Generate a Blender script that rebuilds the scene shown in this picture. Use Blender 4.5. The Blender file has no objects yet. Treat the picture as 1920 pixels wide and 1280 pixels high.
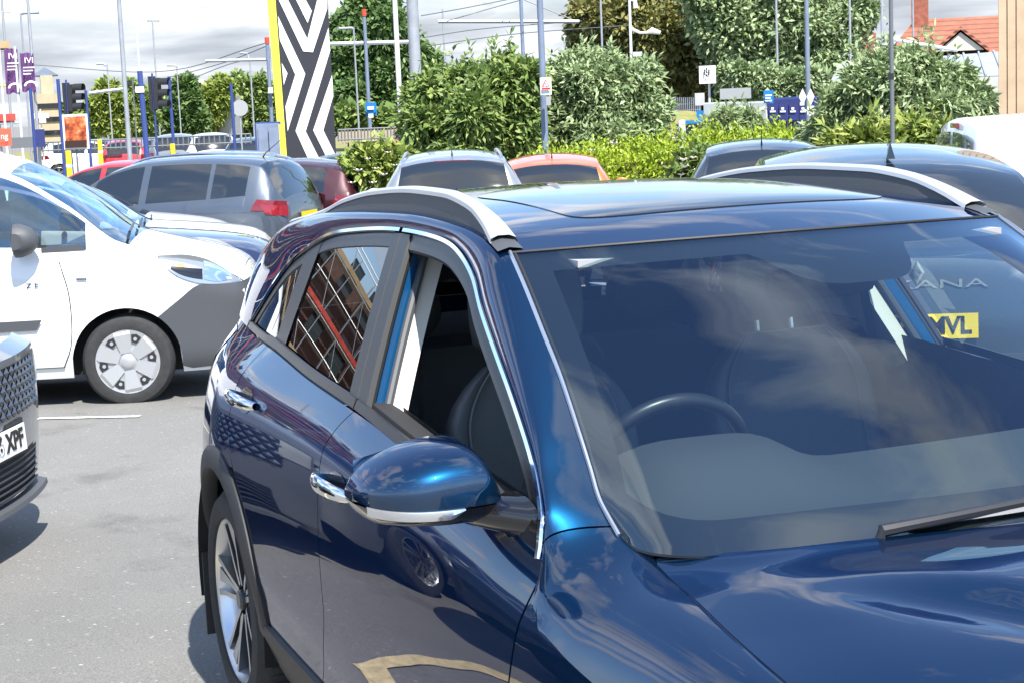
import bpy, bmesh, math, random
import numpy as np
from mathutils import Vector, Matrix
PI = math.pi
rad = math.radians
scene = bpy.context.scene
col = scene.collection
random.seed(7)
rng = np.random.default_rng(7)

# ------------------------------------------------------------------ camera
# world frame: the blue car's own frame (x forward, y to its left, z up), metres
F_PX, YAW, PITCH, ROLL = 3270.0, rad(158.2), rad(-7.71), rad(-2.388)
CAM = np.array([2.17, -1.915, 1.72])
_d = np.array([math.cos(YAW)*math.cos(PITCH), math.sin(YAW)*math.cos(PITCH), math.sin(PITCH)])
_r = np.array([math.sin(YAW), -math.cos(YAW), 0.0])
_u = np.cross(_r, _d)
_c, _s = math.cos(ROLL), math.sin(ROLL)
CR = _c*_r + _s*_u
CU = -_s*_r + _c*_u
CF = _d
cam_data = bpy.data.cameras.new('camera')
cam_data.sensor_width = 36.0
cam_data.lens = F_PX/1920*36
cam_data.clip_start = 0.05
cam_data.clip_end = 6000
cam = bpy.data.objects.new('camera', cam_data)
col.objects.link(cam)
cam.matrix_world = Matrix(((CR[0], CU[0], -CF[0], CAM[0]), (CR[1], CU[1], -CF[1], CAM[1]), (CR[2], CU[2], -CF[2], CAM[2]), (0, 0, 0, 1)))
scene.camera = cam

def at(u, v, d):
    """a survey point: photo pixel at optical depth d metres -> place in the world"""
    return CAM + (CR*(u-960)/F_PX - CU*(v-640)/F_PX + CF)*d

# ------------------------------------------------------------------ sky, sun, exposure
SUN_AZ, SUN_EL = rad(-1.0), rad(57.0)
world = bpy.data.worlds.new('World')
scene.world = world
world.use_nodes = True
wt = world.node_tree
wt.nodes.clear()
def wn(t, **k):
    n = wt.nodes.new(t)
    for a, b in k.items():
        setattr(n, a, b)
    return n
wo = wn('ShaderNodeOutputWorld')
bg = wn('ShaderNodeBackground')
sky = wn('ShaderNodeTexSky', sky_type='NISHITA', sun_disc=False, sun_elevation=SUN_EL, sun_rotation=PI/2-SUN_AZ, air_density=1.1, dust_density=0.1, ozone_density=4.0)
tc = wn('ShaderNodeTexCoord')
sep = wn('ShaderNodeSeparateXYZ')
wt.links.new(tc.outputs['Generated'], sep.inputs[0])
def wmath(op, a, b=None, clamp=False):
    n = wn('ShaderNodeMath', operation=op, use_clamp=clamp)
    for i, v in enumerate((a, b)):
        if v is None: continue
        if isinstance(v, (int, float)): n.inputs[i].default_value = v
        else: wt.links.new(v, n.inputs[i])
    return n.outputs[0]
zc_ = wmath('ADD', wmath('MAXIMUM', sep.outputs[2], 0.0), 0.12)
px_ = wmath('DIVIDE', sep.outputs[0], zc_)
py_ = wmath('DIVIDE', sep.outputs[1], zc_)
comb = wn('ShaderNodeCombineXYZ')
wt.links.new(px_, comb.inputs[0]); wt.links.new(py_, comb.inputs[1]); comb.inputs[2].default_value = 3.7
def wnoise(scale, detail, rough, dist, off):
    m = wn('ShaderNodeMapping'); m.inputs['Location'].default_value = off
    wt.links.new(comb.outputs[0], m.inputs[0])
    n = wn('ShaderNodeTexNoise'); n.inputs['Scale'].default_value = scale; n.inputs['Detail'].default_value = detail
    n.inputs['Roughness'].default_value = rough; n.inputs['Distortion'].default_value = dist
    wt.links.new(m.outputs[0], n.inputs['Vector'])
    return n.outputs[0]
def wramp(v, stops):
    r = wn('ShaderNodeValToRGB'); e = r.color_ramp.elements
    e[0].position, e[0].color = stops[0][0], (*stops[0][1], 1)
    e[1].position, e[1].color = stops[-1][0], (*stops[-1][1], 1)
    for p, c in stops[1:-1]:
        k = e.new(p); k.color = (*c, 1)
    wt.links.new(v, r.inputs[0])
    return r.outputs[0]
cl_a = wnoise(2.3, 9, 0.55, 0.5, (0.3, 2.2, 0))
cl_mask = wramp(cl_a, [(0.515, (0, 0, 0)), (0.65, (1, 1, 1))])
cl_b = wnoise(1.6, 5, 0.5, 0.2, (0.3, 2.2, 2.0))
cl_col = wramp(cl_b, [(0.34, (0.265, 0.292, 0.33)), (0.50, (0.37, 0.395, 0.43)), (0.64, (0.52, 0.54, 0.57))])
cl_thin = wramp(cl_b, [(0.34, (0.46, 0.48, 0.52)), (0.50, (0.70, 0.72, 0.75)), (0.64, (0.95, 0.96, 0.97))])   # thin broken cloud is bright, the bank at the horizon thick and grey
skys = wn('ShaderNodeMixRGB', blend_type='MULTIPLY'); skys.inputs[0].default_value = 1.0
wt.links.new(sky.outputs[0], skys.inputs[1]); skys.inputs[2].default_value = (0.15, 0.15, 0.15, 1)
# close to the horizon one looks through many clouds: cover grows
lowcov = wmath('MULTIPLY', wmath('SUBTRACT', 0.17, sep.outputs[2], True), 8.0, True)
cov = wmath('MAXIMUM', cl_mask, lowcov)
mixw = wn('ShaderNodeMixRGB'); wt.links.new(cov, mixw.inputs[0]); wt.links.new(skys.outputs[0], mixw.inputs[1]); 
thk = wn('ShaderNodeMixRGB'); wt.links.new(lowcov, thk.inputs[0]); wt.links.new(cl_thin, thk.inputs[1]); wt.links.new(cl_col, thk.inputs[2]); wt.links.new(thk.outputs[0], mixw.inputs[2])
wt.links.new(mixw.outputs[0], bg.inputs[0]); bg.inputs[1].default_value = 1.0
wt.links.new(bg.outputs[0], wo.inputs[0])

sun_data = bpy.data.lights.new('sun', 'SUN')
sun_data.energy = 5.0
sun_data.angle = rad(0.55)
sun_data.color = (1.0, 0.955, 0.88)
sun = bpy.data.objects.new('sun', sun_data)
col.objects.link(sun)
sdir = Vector((math.cos(SUN_EL)*math.cos(SUN_AZ), math.cos(SUN_EL)*math.sin(SUN_AZ), math.sin(SUN_EL)))
sun.rotation_euler = sdir.to_track_quat('Z', 'Y').to_euler()
sun.location = (0, 0, 30)
vs = scene.view_settings
vs.view_transform = 'Standard'
vs.look = 'None'
vs.gamma = 1
vs.use_curve_mapping = False
vs.exposure = 1.05
scene.cycles.max_bounces = 10
scene.cycles.transparent_max_bounces = 24
scene.cycles.sample_clamp_indirect = 6.0

# ------------------------------------------------------------------ materials
def nmat(name):
    m = bpy.data.materials.new(name); m.use_nodes = True
    nt = m.node_tree; nt.nodes.clear()
    o = nt.nodes.new('ShaderNodeOutputMaterial')
    return m, nt, o
def lnk(nt, a, b): nt.links.new(a, b)
def noise_node(nt, scale, detail=4, rough=0.5, coord='Object', vec=None):
    t = nt.nodes.new('ShaderNodeTexCoord'); n = nt.nodes.new('ShaderNodeTexNoise')
    n.inputs['Scale'].default_value = scale; n.inputs['Detail'].default_value = detail; n.inputs['Roughness'].default_value = rough
    lnk(nt, vec if vec is not None else t.outputs[coord], n.inputs['Vector'])
    return n
def ramp_node(nt, v, stops):
    r = nt.nodes.new('ShaderNodeValToRGB'); e = r.color_ramp.elements
    e[0].position, e[0].color = stops[0][0], (*stops[0][1], 1)
    e[1].position, e[1].color = stops[-1][0], (*stops[-1][1], 1)
    for p, c in stops[1:-1]:
        k = e.new(p); k.color = (*c, 1)
    lnk(nt, v, r.inputs[0])
    return r
def mat(name, c, rough=0.5, metal=0.0, coat=0.0, var=0.0, vscale=8.0, bump=0.0, bscale=60.0, spec=0.5, coat_rough=0.02, emit=None, trans=0.0, coord='Object'):
    m, nt, o = nmat(name)
    b = nt.nodes.new('ShaderNodeBsdfPrincipled')
    b.inputs['Base Color'].default_value = (*c, 1); b.inputs['Roughness'].default_value = rough; b.inputs['Metallic'].default_value = metal
    b.inputs['Coat Weight'].default_value = coat; b.inputs['Coat Roughness'].default_value = coat_rough
    b.inputs['Specular IOR Level'].default_value = spec
    if trans: b.inputs['Transmission Weight'].default_value = trans
    if emit: b.inputs['Emission Color'].default_value = (*emit[0], 1); b.inputs['Emission Strength'].default_value = emit[1]
    if var > 0:
        n = noise_node(nt, vscale, 5, 0.6, coord)
        lo = tuple(max(0, x*(1-var)) for x in c); hi = tuple(x*(1+var) for x in c)
        r = ramp_node(nt, n.outputs[0], [(0.3, lo), (0.7, hi)])
        lnk(nt, r.outputs[0], b.inputs['Base Color'])
    if bump > 0:
        n2 = noise_node(nt, bscale, 4, 0.6, coord); bp = nt.nodes.new('ShaderNodeBump')
        bp.inputs['Strength'].default_value = bump; bp.inputs['Distance'].default_value = 0.01
        lnk(nt, n2.outputs[0], bp.inputs['Height']); lnk(nt, bp.outputs[0], b.inputs['Normal'])
    lnk(nt, b.outputs[0], o.inputs[0])
    return m
def glass_mat(name, tint, f0=0.08, rough=0.0, gcol=(1, 1, 1)):
    """thin pane: see-through tint, mirror growing towards grazing view (Schlick), alike from both sides"""
    m, nt, o = nmat(name)
    t = nt.nodes.new('ShaderNodeBsdfTransparent'); t.inputs[0].default_value = (*tint, 1)
    g = nt.nodes.new('ShaderNodeBsdfGlossy'); g.inputs[0].default_value = (*gcol, 1); g.inputs['Roughness'].default_value = rough
    ge = nt.nodes.new('ShaderNodeNewGeometry'); dt = nt.nodes.new('ShaderNodeVectorMath'); dt.operation = 'DOT_PRODUCT'
    lnk(nt, ge.outputs['Normal'], dt.inputs[0]); lnk(nt, ge.outputs['Incoming'], dt.inputs[1])
    def mt(op, a, b):
        n = nt.nodes.new('ShaderNodeMath'); n.operation = op
        for i, v in enumerate((a, b)):
            if v is None: continue
            if isinstance(v, (int, float)): n.inputs[i].default_value = v
            else: lnk(nt, v, n.inputs[i])
        return n.outputs[0]
    c = mt('ABSOLUTE', dt.outputs['Value'], None); k = mt('POWER', mt('SUBTRACT', 1.0, c), 5.0)
    f = mt('ADD', mt('MULTIPLY', k, 1.0-f0), f0)
    x = nt.nodes.new('ShaderNodeMixShader')
    lnk(nt, f, x.inputs[0]); lnk(nt, t.outputs[0], x.inputs[1]); lnk(nt, g.outputs[0], x.inputs[2]); lnk(nt, x.outputs[0], o.inputs[0])
    return m
def paint(name, c, metal=0.0, rough=0.4, edge=None, ior=1.5):
    """clear-coated car paint with the faint waviness of a real panel"""
    m, nt, o = nmat(name)
    b = nt.nodes.new('ShaderNodeBsdfPrincipled')
    b.inputs['Base Color'].default_value = (*c, 1); b.inputs['Metallic'].default_value = metal; b.inputs['Roughness'].default_value = rough
    b.inputs['Coat Weight'].default_value = 1.0; b.inputs['Coat Roughness'].default_value = 0.015; b.inputs['Coat IOR'].default_value = ior
    if edge: b.inputs['Specular Tint'].default_value = (*edge, 1)
    if metal > 0:
        fl = noise_node(nt, 2600, 1, 0.5); bf = nt.nodes.new('ShaderNodeBump'); bf.inputs['Strength'].default_value = 0.05; bf.inputs['Distance'].default_value = 0.001
        lnk(nt, fl.outputs[0], bf.inputs['Height']); lnk(nt, bf.outputs[0], b.inputs['Normal'])
    lnk(nt, b.outputs[0], o.inputs[0])
    return m
M = {}
M['blue'] = paint('deep_blue_paint', (0.0011, 0.034, 0.090), metal=0.9, rough=0.39, edge=(0.05, 0.22, 0.5), ior=1.7)
M['blue_sunlit'] = mat('sunlit_blue_paint', (0.006, 0.085, 0.23), 0.35, coat=0.5)  # body blue brightened so the door post looks sunlit
M['white'] = paint('white_paint', (0.80, 0.80, 0.79))
M['white2'] = paint('white_paint_b', (0.74, 0.75, 0.75))
M['grey'] = paint('grey_paint', (0.20, 0.215, 0.235), metal=0.6, rough=0.45)
M['silver'] = paint('silver_paint', (0.36, 0.37, 0.39), metal=0.7, rough=0.42)
M['bluegrey'] = paint('blue_grey_paint', (0.085, 0.105, 0.135), metal=0.6, rough=0.45)
M['navy'] = paint('navy_paint', (0.022, 0.032, 0.085), metal=0.5, rough=0.4)
M['black'] = paint('black_paint', (0.012, 0.013, 0.016))
M['maroon'] = paint('maroon_paint', (0.045, 0.006, 0.010), metal=0.3)
M['red'] = paint('red_paint', (0.42, 0.02, 0.025))
M['orange'] = paint('orange_paint', (0.72, 0.125, 0.018))
M['brown'] = paint('brown_paint', (0.10, 0.055, 0.04), metal=0.4)
M['darkblue'] = paint('dark_slate_paint', (0.035, 0.045, 0.062), metal=0.5, rough=0.42)
M['slate'] = paint('slate_paint', (0.055, 0.068, 0.088), metal=0.5, rough=0.42)
M['plastic'] = mat('black_plastic', (0.022, 0.023, 0.025), 0.55, bump=0.15, bscale=900)
M['grey_plastic'] = mat('grey_plastic', (0.062, 0.066, 0.074), 0.55, bump=0.12, bscale=800)
M['gloss_black'] = mat('gloss_black', (0.008, 0.008, 0.010), 0.12, coat=0.6)
M['satin_black'] = mat('satin_black', (0.018, 0.018, 0.020), 0.35)
M['rubber'] = mat('tyre_rubber', (0.028, 0.028, 0.029), 0.8, var=0.25, vscale=30, bump=0.2, bscale=200)
M['seal'] = mat('rubber_seal', (0.012, 0.012, 0.013), 0.6)
M['chrome'] = mat('chrome', (0.82, 0.83, 0.85), 0.06, metal=1.0)
M['satin_chrome'] = mat('satin_aluminium', (0.70, 0.71, 0.73), 0.28, metal=1.0)
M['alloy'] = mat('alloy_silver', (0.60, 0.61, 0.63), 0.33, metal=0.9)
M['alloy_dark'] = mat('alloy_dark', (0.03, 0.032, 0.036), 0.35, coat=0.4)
M['hubcap'] = mat('hubcap_silver', (0.50, 0.51, 0.52), 0.38, metal=0.55)
M['steel'] = mat('dark_steel', (0.04, 0.04, 0.042), 0.5, metal=0.5)
M['interior'] = mat('dark_interior', (0.020, 0.020, 0.022), 0.75, bump=0.2, bscale=300)
M['dash'] = mat('dashboard_vinyl', (0.036, 0.040, 0.043), 0.62, bump=0.3, bscale=900)
M['leather'] = mat('dark_leather', (0.080, 0.083, 0.090), 0.5, bump=0.25, bscale=400)
M['stitch'] = mat('pale_piping', (0.12, 0.12, 0.125), 0.6)
M['cream'] = mat('cream_trim', (0.62, 0.60, 0.55), 0.7)
M['headliner'] = mat('grey_headliner', (0.30, 0.30, 0.31), 0.9)
M['glass_ws'] = glass_mat('windscreen_glass', (0.74, 0.84, 0.82), 0.12, gcol=(0.66, 0.79, 1.0))
M['glass_side'] = glass_mat('side_glass', (0.72, 0.80, 0.79), 0.08)
M['glass_privacy'] = glass_mat('privacy_glass', (0.10, 0.105, 0.11), 0.14)
M['glass_dark'] = mat('dark_car_glass', (0.012, 0.015, 0.018), 0.03, coat=1.0, spec=0.7, coat_rough=0.01)
M['glass_lens'] = glass_mat('clear_lens', (0.9, 0.92, 0.93), 0.06)
M['frit'] = mat('black_ceramic_band', (0.009, 0.0095, 0.011), 0.35)
M['lamp_red'] = mat('red_lens', (0.24, 0.010, 0.016), 0.12, coat=0.8)
M['lamp_dark'] = mat('dark_red_lens', (0.16, 0.008, 0.012), 0.1, coat=0.9)
M['lamp_amber'] = mat('amber_lens', (0.7, 0.25, 0.03), 0.2, coat=0.6)
M['lamp_clear'] = mat('lamp_reflector', (0.72, 0.73, 0.74), 0.10, metal=0.9)
M['glass_lit_through'] = mat('lit_through_glass', (0.13, 0.14, 0.15), 0.05, coat=1.0)  # opaque pane, paled to stand for the bright interior behind
M['lamp_body'] = mat('smoky_lamp', (0.38, 0.39, 0.40), 0.15, metal=0.6, coat=1.0)
M['yellow_plate'] = mat('yellow_plate', (0.80, 0.55, 0.015), 0.35)
M['white_plate'] = mat('white_plate', (0.78, 0.78, 0.76), 0.35)
M['black_text'] = mat('black_letter', (0.01, 0.01, 0.01), 0.4)
M['white_text'] = mat('white_letter', (0.8, 0.8, 0.8), 0.5)
M['undertray'] = mat('undertray_black', (0.01, 0.01, 0.01), 0.9)

# ------------------------------------------------------------------ helpers
def link(o, parent=None):
    col.objects.link(o)
    if parent is not None: o.parent = parent
    return o
def tag(o, label=None, cat=None, group=None, kind=None):
    if label: o['label'] = label
    if cat: o['category'] = cat
    if group: o['group'] = group
    if kind: o['kind'] = kind
    return o
def empty(name, loc=(0, 0, 0), rz=0.0, label=None, cat=None, group=None):
    o = bpy.data.objects.new(name, None); o.empty_display_size = 0.3
    o.location = tuple(loc); o.rotation_euler = (0, 0, rz); col.objects.link(o)
    return tag(o, label, cat, group)
class MB:
    """collects geometry for ONE mesh object"""
    def __init__(s): s.v = []; s.f = []
    def add(s, v, f):
        n = len(s.v); s.v += [tuple(map(float, p)) for p in v]; s.f += [tuple(i+n for i in q) for q in f]; return s
    def grid(s, P, cu=False, cv=False):
        nu, nv = len(P), len(P[0]); v = [p for r in P for p in r]; f = []
        for i in range(nu if cu else nu-1):
            for j in range(nv if cv else nv-1):
                a, b = (i+1) % nu, (j+1) % nv
                f.append((i*nv+j, a*nv+j, a*nv+b, i*nv+b))
        return s.add(v, f)
    def box(s, c, size, rz=0.0, R=None):
        c = np.array(c, float); hx, hy, hz = [k/2 for k in size]
        pts = [np.array((a*hx, b*hy, d*hz)) for a in (-1, 1) for b in (-1, 1) for d in (-1, 1)]
        if R is None:
            cs, sn = math.cos(rz), math.sin(rz); R = np.array([[cs, -sn, 0], [sn, cs, 0], [0, 0, 1]])
        return s.add([c+R@p for p in pts], [(0, 1, 3, 2), (4, 6, 7, 5), (0, 4, 5, 1), (2, 3, 7, 6), (0, 2, 6, 4), (1, 5, 7, 3)])
    def tube(s, path, r, n=8, cap=True):
        path = [np.array(p, float) for p in path]; m = len(path)
        rs = [r]*m if not hasattr(r, '__len__') else r
        up = None; rings = []
        for i in range(m):
            t = path[min(i+1, m-1)]-path[max(i-1, 0)]; t = t/(np.linalg.norm(t)+1e-9)
            if up is None:
                a = np.array([0, 0, 1.0]) if abs(t[2]) < 0.9 else np.array([1.0, 0, 0]); up = np.cross(t, a)
            up = up - t*np.dot(up, t); up /= np.linalg.norm(up)+1e-9; w = np.cross(t, up)
            rings.append([path[i]+rs[i]*(math.cos(2*PI*k/n)*up+math.sin(2*PI*k/n)*w) for k in range(n)])
        b = len(s.v); s.grid(rings, cv=True)
        if cap:
            s.f.append(tuple(b+k for k in range(n))[::-1]); s.f.append(tuple(b+(m-1)*n+k for k in range(n)))
        return s
    def ribbon(s, path, wv, nv, w, t):
        """flat strip of width w (dir wv) and thickness t (dir nv) along a path; wv/nv per point"""
        rings = []
        for p, a, b in zip(path, wv, nv):
            p, a, b = np.array(p), np.array(a), np.array(b)
            rings.append([p-a*w/2, p-a*w/2*0.8+b*t, p+a*w/2*0.8+b*t, p+a*w/2])
        return s.grid(rings, cv=True)
    def prism(s, poly, h, axis='z', base=0.0):
        """poly of 2D points extruded along axis"""
        n = len(poly)
        def P(a, b, c):
            return {'z': (a, b, c), 'y': (a, c, b), 'x': (c, a, b)}[axis]
        v = [P(a, b, base) for a, b in poly]+[P(a, b, base+h) for a, b in poly]
        f = [tuple(range(n))[::-1], tuple(range(n, 2*n))]+[(i, (i+1) % n, n+(i+1) % n, n+i) for i in range(n)]
        return s.add(v, f)
    def lathe(s, prof, n=24, axis='y', c=(0, 0, 0)):
        """prof: (radius, height) pairs, revolved about axis"""
        rings = []
        for r, h in prof:
            ring = []
            for k in range(n):
                a = 2*PI*k/n; x, y = r*math.cos(a), r*math.sin(a)
                p = {'y': (x, h, y), 'z': (x, y, h), 'x': (h, x, y)}[axis]
                ring.append((p[0]+c[0], p[1]+c[1], p[2]+c[2]))
            rings.append(ring)
        return s.grid(rings, cv=True)
    def build(s, name, m, parent=None, smooth=True, sharp=35.0):
        me = bpy.data.meshes.new(name); me.from_pydata(s.v, [], s.f); me.update()
        if m is not None: me.materials.append(m)
        if smooth:
            bm = bmesh.new(); bm.from_mesh(me); bmesh.ops.recalc_face_normals(bm, faces=bm.faces)
            ca = math.cos(rad(sharp))
            for e in bm.edges:
                if len(e.link_faces) == 2 and e.link_faces[0].normal.dot(e.link_faces[1].normal) < ca: e.smooth = False
            for f in bm.faces: f.smooth = True
            bm.to_mesh(me); bm.free()
        return link(bpy.data.objects.new(name, me), parent)
def pc(xs, ys):
    """smooth monotone interpolation (PCHIP)"""
    o = np.argsort(xs); x = np.array(xs, float)[o]; y = np.array(ys, float)[o]
    h = np.diff(x); d = np.diff(y)/h; m = np.zeros(len(x))
    m[0], m[-1] = d[0], d[-1]
    for i in range(1, len(x)-1):
        if d[i-1]*d[i] > 0:
            w1, w2 = 2*h[i]+h[i-1], h[i]+2*h[i-1]; m[i] = (w1+w2)/(w1/d[i-1]+w2/d[i])
    def f(q):
        q = min(max(q, x[0]), x[-1]); i = min(max(int(np.searchsorted(x, q))-1, 0), len(x)-2)
        t = (q-x[i])/h[i]
        return ((1+2*t)*(1-t)**2*y[i]+t*(1-t)**2*h[i]*m[i]+t*t*(3-2*t)*y[i+1]+t*t*(t-1)*h[i]*m[i+1])
    return f
def crs(pts, n):
    """Catmull-Rom through pts, n samples evenly spaced along it"""
    P = np.array(pts, float)
    if len(P) == 2:
        return [P[0]+(P[1]-P[0])*k/(n-1) for k in range(n)]
    ds = np.linalg.norm(np.diff(P, axis=0), axis=1)**0.5+1e-9; T = np.r_[0, np.cumsum(ds)]
    tg = np.zeros_like(P)
    for i in range(1, len(P)-1):
        a, b = ds[i-1], ds[i]
        tg[i] = (b*(P[i]-P[i-1])/a+a*(P[i+1]-P[i])/b)/(a+b)
    tg[0] = (P[1]-P[0])/ds[0]; tg[-1] = (P[-1]-P[-2])/ds[-1]
    fine = []
    for i in range(len(P)-1):
        for k in range(16):
            t = k/16; h = ds[i]
            fine.append((1+2*t)*(1-t)**2*P[i]+t*(1-t)**2*h*tg[i]+t*t*(3-2*t)*P[i+1]+t*t*(t-1)*h*tg[i+1])
    fine.append(P[-1]); fine = np.array(fine)
    s = np.r_[0, np.cumsum(np.linalg.norm(np.diff(fine, axis=0), axis=1))]; q = np.linspace(0, s[-1], n)
    return [np.array([np.interp(k, s, fine[:, c]) for c in range(P.shape[1])]) for k in q]
def poly(pts, n):
    """resample a polyline with n even samples, straight segments"""
    P = np.array(pts, float); s = np.r_[0, np.cumsum(np.linalg.norm(np.diff(P, axis=0), axis=1))]
    return [np.array([np.interp(k, s, P[:, c]) for c in range(P.shape[1])]) for k in np.linspace(0, s[-1], n)]
def coons(bot, top, left, right):
    """bot/top: nu points each; left/right: nv points each (bottom to top)"""
    nu, nv = len(bot), len(left); G = []
    for i in range(nu):
        u = i/(nu-1); row = []
        for j in range(nv):
            v = j/(nv-1)
            row.append((1-v)*bot[i]+v*top[i]+(1-u)*left[j]+u*right[j]-((1-u)*(1-v)*bot[0]+u*(1-v)*bot[-1]+(1-u)*v*top[0]+u*v*top[-1]))
        G.append(row)
    return G
def text_mesh(s, size, name, m, parent, loc, ax, ay, width=None, bold=0.0, depth=0.002, align='CENTER'):
    """flat lettering: text s, baseline direction ax, up direction ay, at loc"""
    cu = bpy.data.curves.new(name, 'FONT'); cu.body = s; cu.size = size; cu.align_x = align; cu.align_y = 'CENTER'; cu.extrude = depth/2; cu.offset = bold
    t = bpy.data.objects.new(name, cu); col.objects.link(t)
    dg = bpy.context.evaluated_depsgraph_get(); me = bpy.data.meshes.new_from_object(t.evaluated_get(dg))
    bpy.data.objects.remove(t); bpy.data.curves.remove(cu)
    ax = np.array(ax, float); ax /= np.linalg.norm(ax); ay = np.array(ay, float); ay /= np.linalg.norm(ay); az = np.cross(ax, ay)
    co = np.array([v.co[:] for v in me.vertices])
    sx = 1.0
    if width is not None and len(co): sx = width/(co[:, 0].max()-co[:, 0].min())
    for v in me.vertices:
        x, y, z = v.co; v.co = Vector(np.array(loc)+ax*x*sx+ay*y+az*z)
    me.materials.clear(); me.materials.append(m)
    return link(bpy.data.objects.new(name, me), parent)
def ground_z(x, y):
    """the car park falls gently away from the camera, then runs level"""
    s = -(x-2.17)*0.9285+(y+1.915)*0.3714   # distance ahead of the camera
    t = min(max((s-4.6)/15.0, 0.0), 1.0)
    return -0.42*(t*t*(3-2*t)*0.55+t*0.45)
# ------------------------------------------------------------------ ground
def asphalt():
    m, nt, o = nmat('worn_asphalt'); b = nt.nodes.new('ShaderNodeBsdfPrincipled'); b.inputs['Roughness'].default_value = .85
    n1 = noise_node(nt, 0.35, 6, .6); n2 = noise_node(nt, 140, 3, .7)
    v = nt.nodes.new('ShaderNodeTexVoronoi'); v.inputs['Scale'].default_value = 95
    t = nt.nodes.new('ShaderNodeTexCoord'); lnk(nt, t.outputs['Object'], v.inputs['Vector'])
    r1 = ramp_node(nt, n1.outputs[0], [(.3, (.150, .147, .138)), (.7, (.215, .211, .198))])
    r2 = ramp_node(nt, n2.outputs[0], [(.30, (.55, .55, .55)), (.62, (1.12, 1.12, 1.12))])
    mx = nt.nodes.new('ShaderNodeMixRGB'); mx.blend_type = 'MULTIPLY'; mx.inputs[0].default_value = 1
    lnk(nt, r1.outputs[0], mx.inputs[1]); lnk(nt, r2.outputs[0], mx.inputs[2])
    rv = ramp_node(nt, v.outputs['Color'], [(.0, (0, 0, 0)), (.90, (0, 0, 0)), (.97, (1, 1, 1))])
    m2 = nt.nodes.new('ShaderNodeMixRGB'); lnk(nt, rv.outputs[0], m2.inputs[0]); lnk(nt, mx.outputs[0], m2.inputs[1]); m2.inputs[2].default_value = (.36, .35, .33, 1)
    n4 = noise_node(nt, 1.1, 7, .62); r4 = ramp_node(nt, n4.outputs[0], [(.30, (.62, .61, .60)), (.42, (1, 1, 1)), (.66, (1, 1, 1)), (.76, (1.16, 1.15, 1.13))])
    n5 = noise_node(nt, 5.0, 3, .5); r5 = ramp_node(nt, n5.outputs[0], [(.22, (.55, .55, .55)), (.30, (1, 1, 1))])
    m3 = nt.nodes.new('ShaderNodeMixRGB'); m3.blend_type = 'MULTIPLY'; m3.inputs[0].default_value = 1; lnk(nt, m2.outputs[0], m3.inputs[1]); lnk(nt, r4.outputs[0], m3.inputs[2])
    m4 = nt.nodes.new('ShaderNodeMixRGB'); m4.blend_type = 'MULTIPLY'; m4.inputs[0].default_value = 1; lnk(nt, m3.outputs[0], m4.inputs[1]); lnk(nt, r5.outputs[0], m4.inputs[2])
    lnk(nt, m4.outputs[0], b.inputs['Base Color'])
    bp = nt.nodes.new('ShaderNodeBump'); bp.inputs['Strength'].default_value = .55; bp.inputs['Distance'].default_value = .006
    lnk(nt, n2.outputs[0], bp.inputs['Height']); lnk(nt, bp.outputs[0], b.inputs['Normal'])
    lnk(nt, b.outputs[0], o.inputs[0]); return m
M['asphalt'] = asphalt()
mb = MB()
HX, HY = np.array((math.cos(YAW), math.sin(YAW))), np.array((math.sin(YAW), -math.cos(YAW)))
sv = np.r_[-60, -20, -8, np.linspace(-4, 24, 57), 40, 80, 160, 320, 800, 2500]
lv = np.r_[-1500, -400, -120, -40, np.linspace(-16, 16, 17), 40, 120, 400, 1500]
mb.grid([[(CAM[0]+HX[0]*s+HY[0]*l, CAM[1]+HX[1]*s+HY[1]*l, ground_z(CAM[0]+HX[0]*s+HY[0]*l, CAM[1]+HX[1]*s+HY[1]*l)) for l in lv] for s in sv])
tag(mb.build('car_park_ground', M['asphalt']), kind='structure')
# ------------------------------------------------------------------ the blue crossover in front
# half-width of the body side as a function of place along the car and height
n_zb = pc([-3.5, -3.05, -2.59, -2.0, -1.58, -1.285, -.69, -.49, 0, .4, .8], [1.075, 1.080, 1.086, 1.064, 1.050, 1.028, .979, .958, .945, .93, .90])
n_Yb = pc([-3.5, -3.1, -2.5, -1.5, -.5, 0, .5, .87], [.645, .72, .795, .825, .802, .775, .70, .48])
n_zc = pc([-.45, -.30, 0, .4, .75], [.885, .845, .815, .785, .74])
n_W = pc([-3.49, -3.40, -3.25, -3.0, -2.7, -2.2, -1.5, -.9, -.45, 0, .25, .5, .7, .8, .87], [.60, .70, .80, .868, .898, .897, .897, .893, .885, .885, .872, .835, .76, .68, .58])
n_pf = pc([0, .03, .06, .085, .11, .16, .25, .33, .42, .50, .56, .61, .66, .72, .80], [0, .024, .0455, .061, .0705, .082, .0945, .1005, .1022, .1022, .100, .094, .090, .082, .06])
def n_Yg(x, z):
    t = z-1.0
    return n_Yb(x)-(.42*t+.12*t*t if t > 0 else .2*t)
def n_Y(x, z):
    zb = n_zb(x)
    if z >= zb: return n_Yg(x, z)
    yb = n_Yg(x, zb)
    return yb+n_pf(zb-z)*(n_W(x)-yb)/.1022
def lift(G, sg, off=0.0):
    return [[np.array((p[0], sg*(n_Y(p[0], p[1])+off), p[1])) for p in r] for r in G]
def panel(name, G3, m, parent, sg, flange=0.014, T=None):
    """curved sheet with its edges turned inwards, so that panel gaps read as gaps"""
    mb = MB(); mb.grid(G3)
    nu, nv = len(G3), len(G3[0])
    rim = [G3[i][0] for i in range(nu)]+[G3[nu-1][j] for j in range(1, nv)]+[G3[i][nv-1] for i in range(nu-2, -1, -1)]+[G3[0][j] for j in range(nv-2, 0, -1)]
    d = np.array((0, -sg*flange, 0)) if T is None else np.array(T)
    c = np.mean(rim, axis=0)
    mb.grid([rim, [p+d+(c-p)*0.002 for p in rim]], cv=True)
    return mb.build(name, m, parent)
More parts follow.
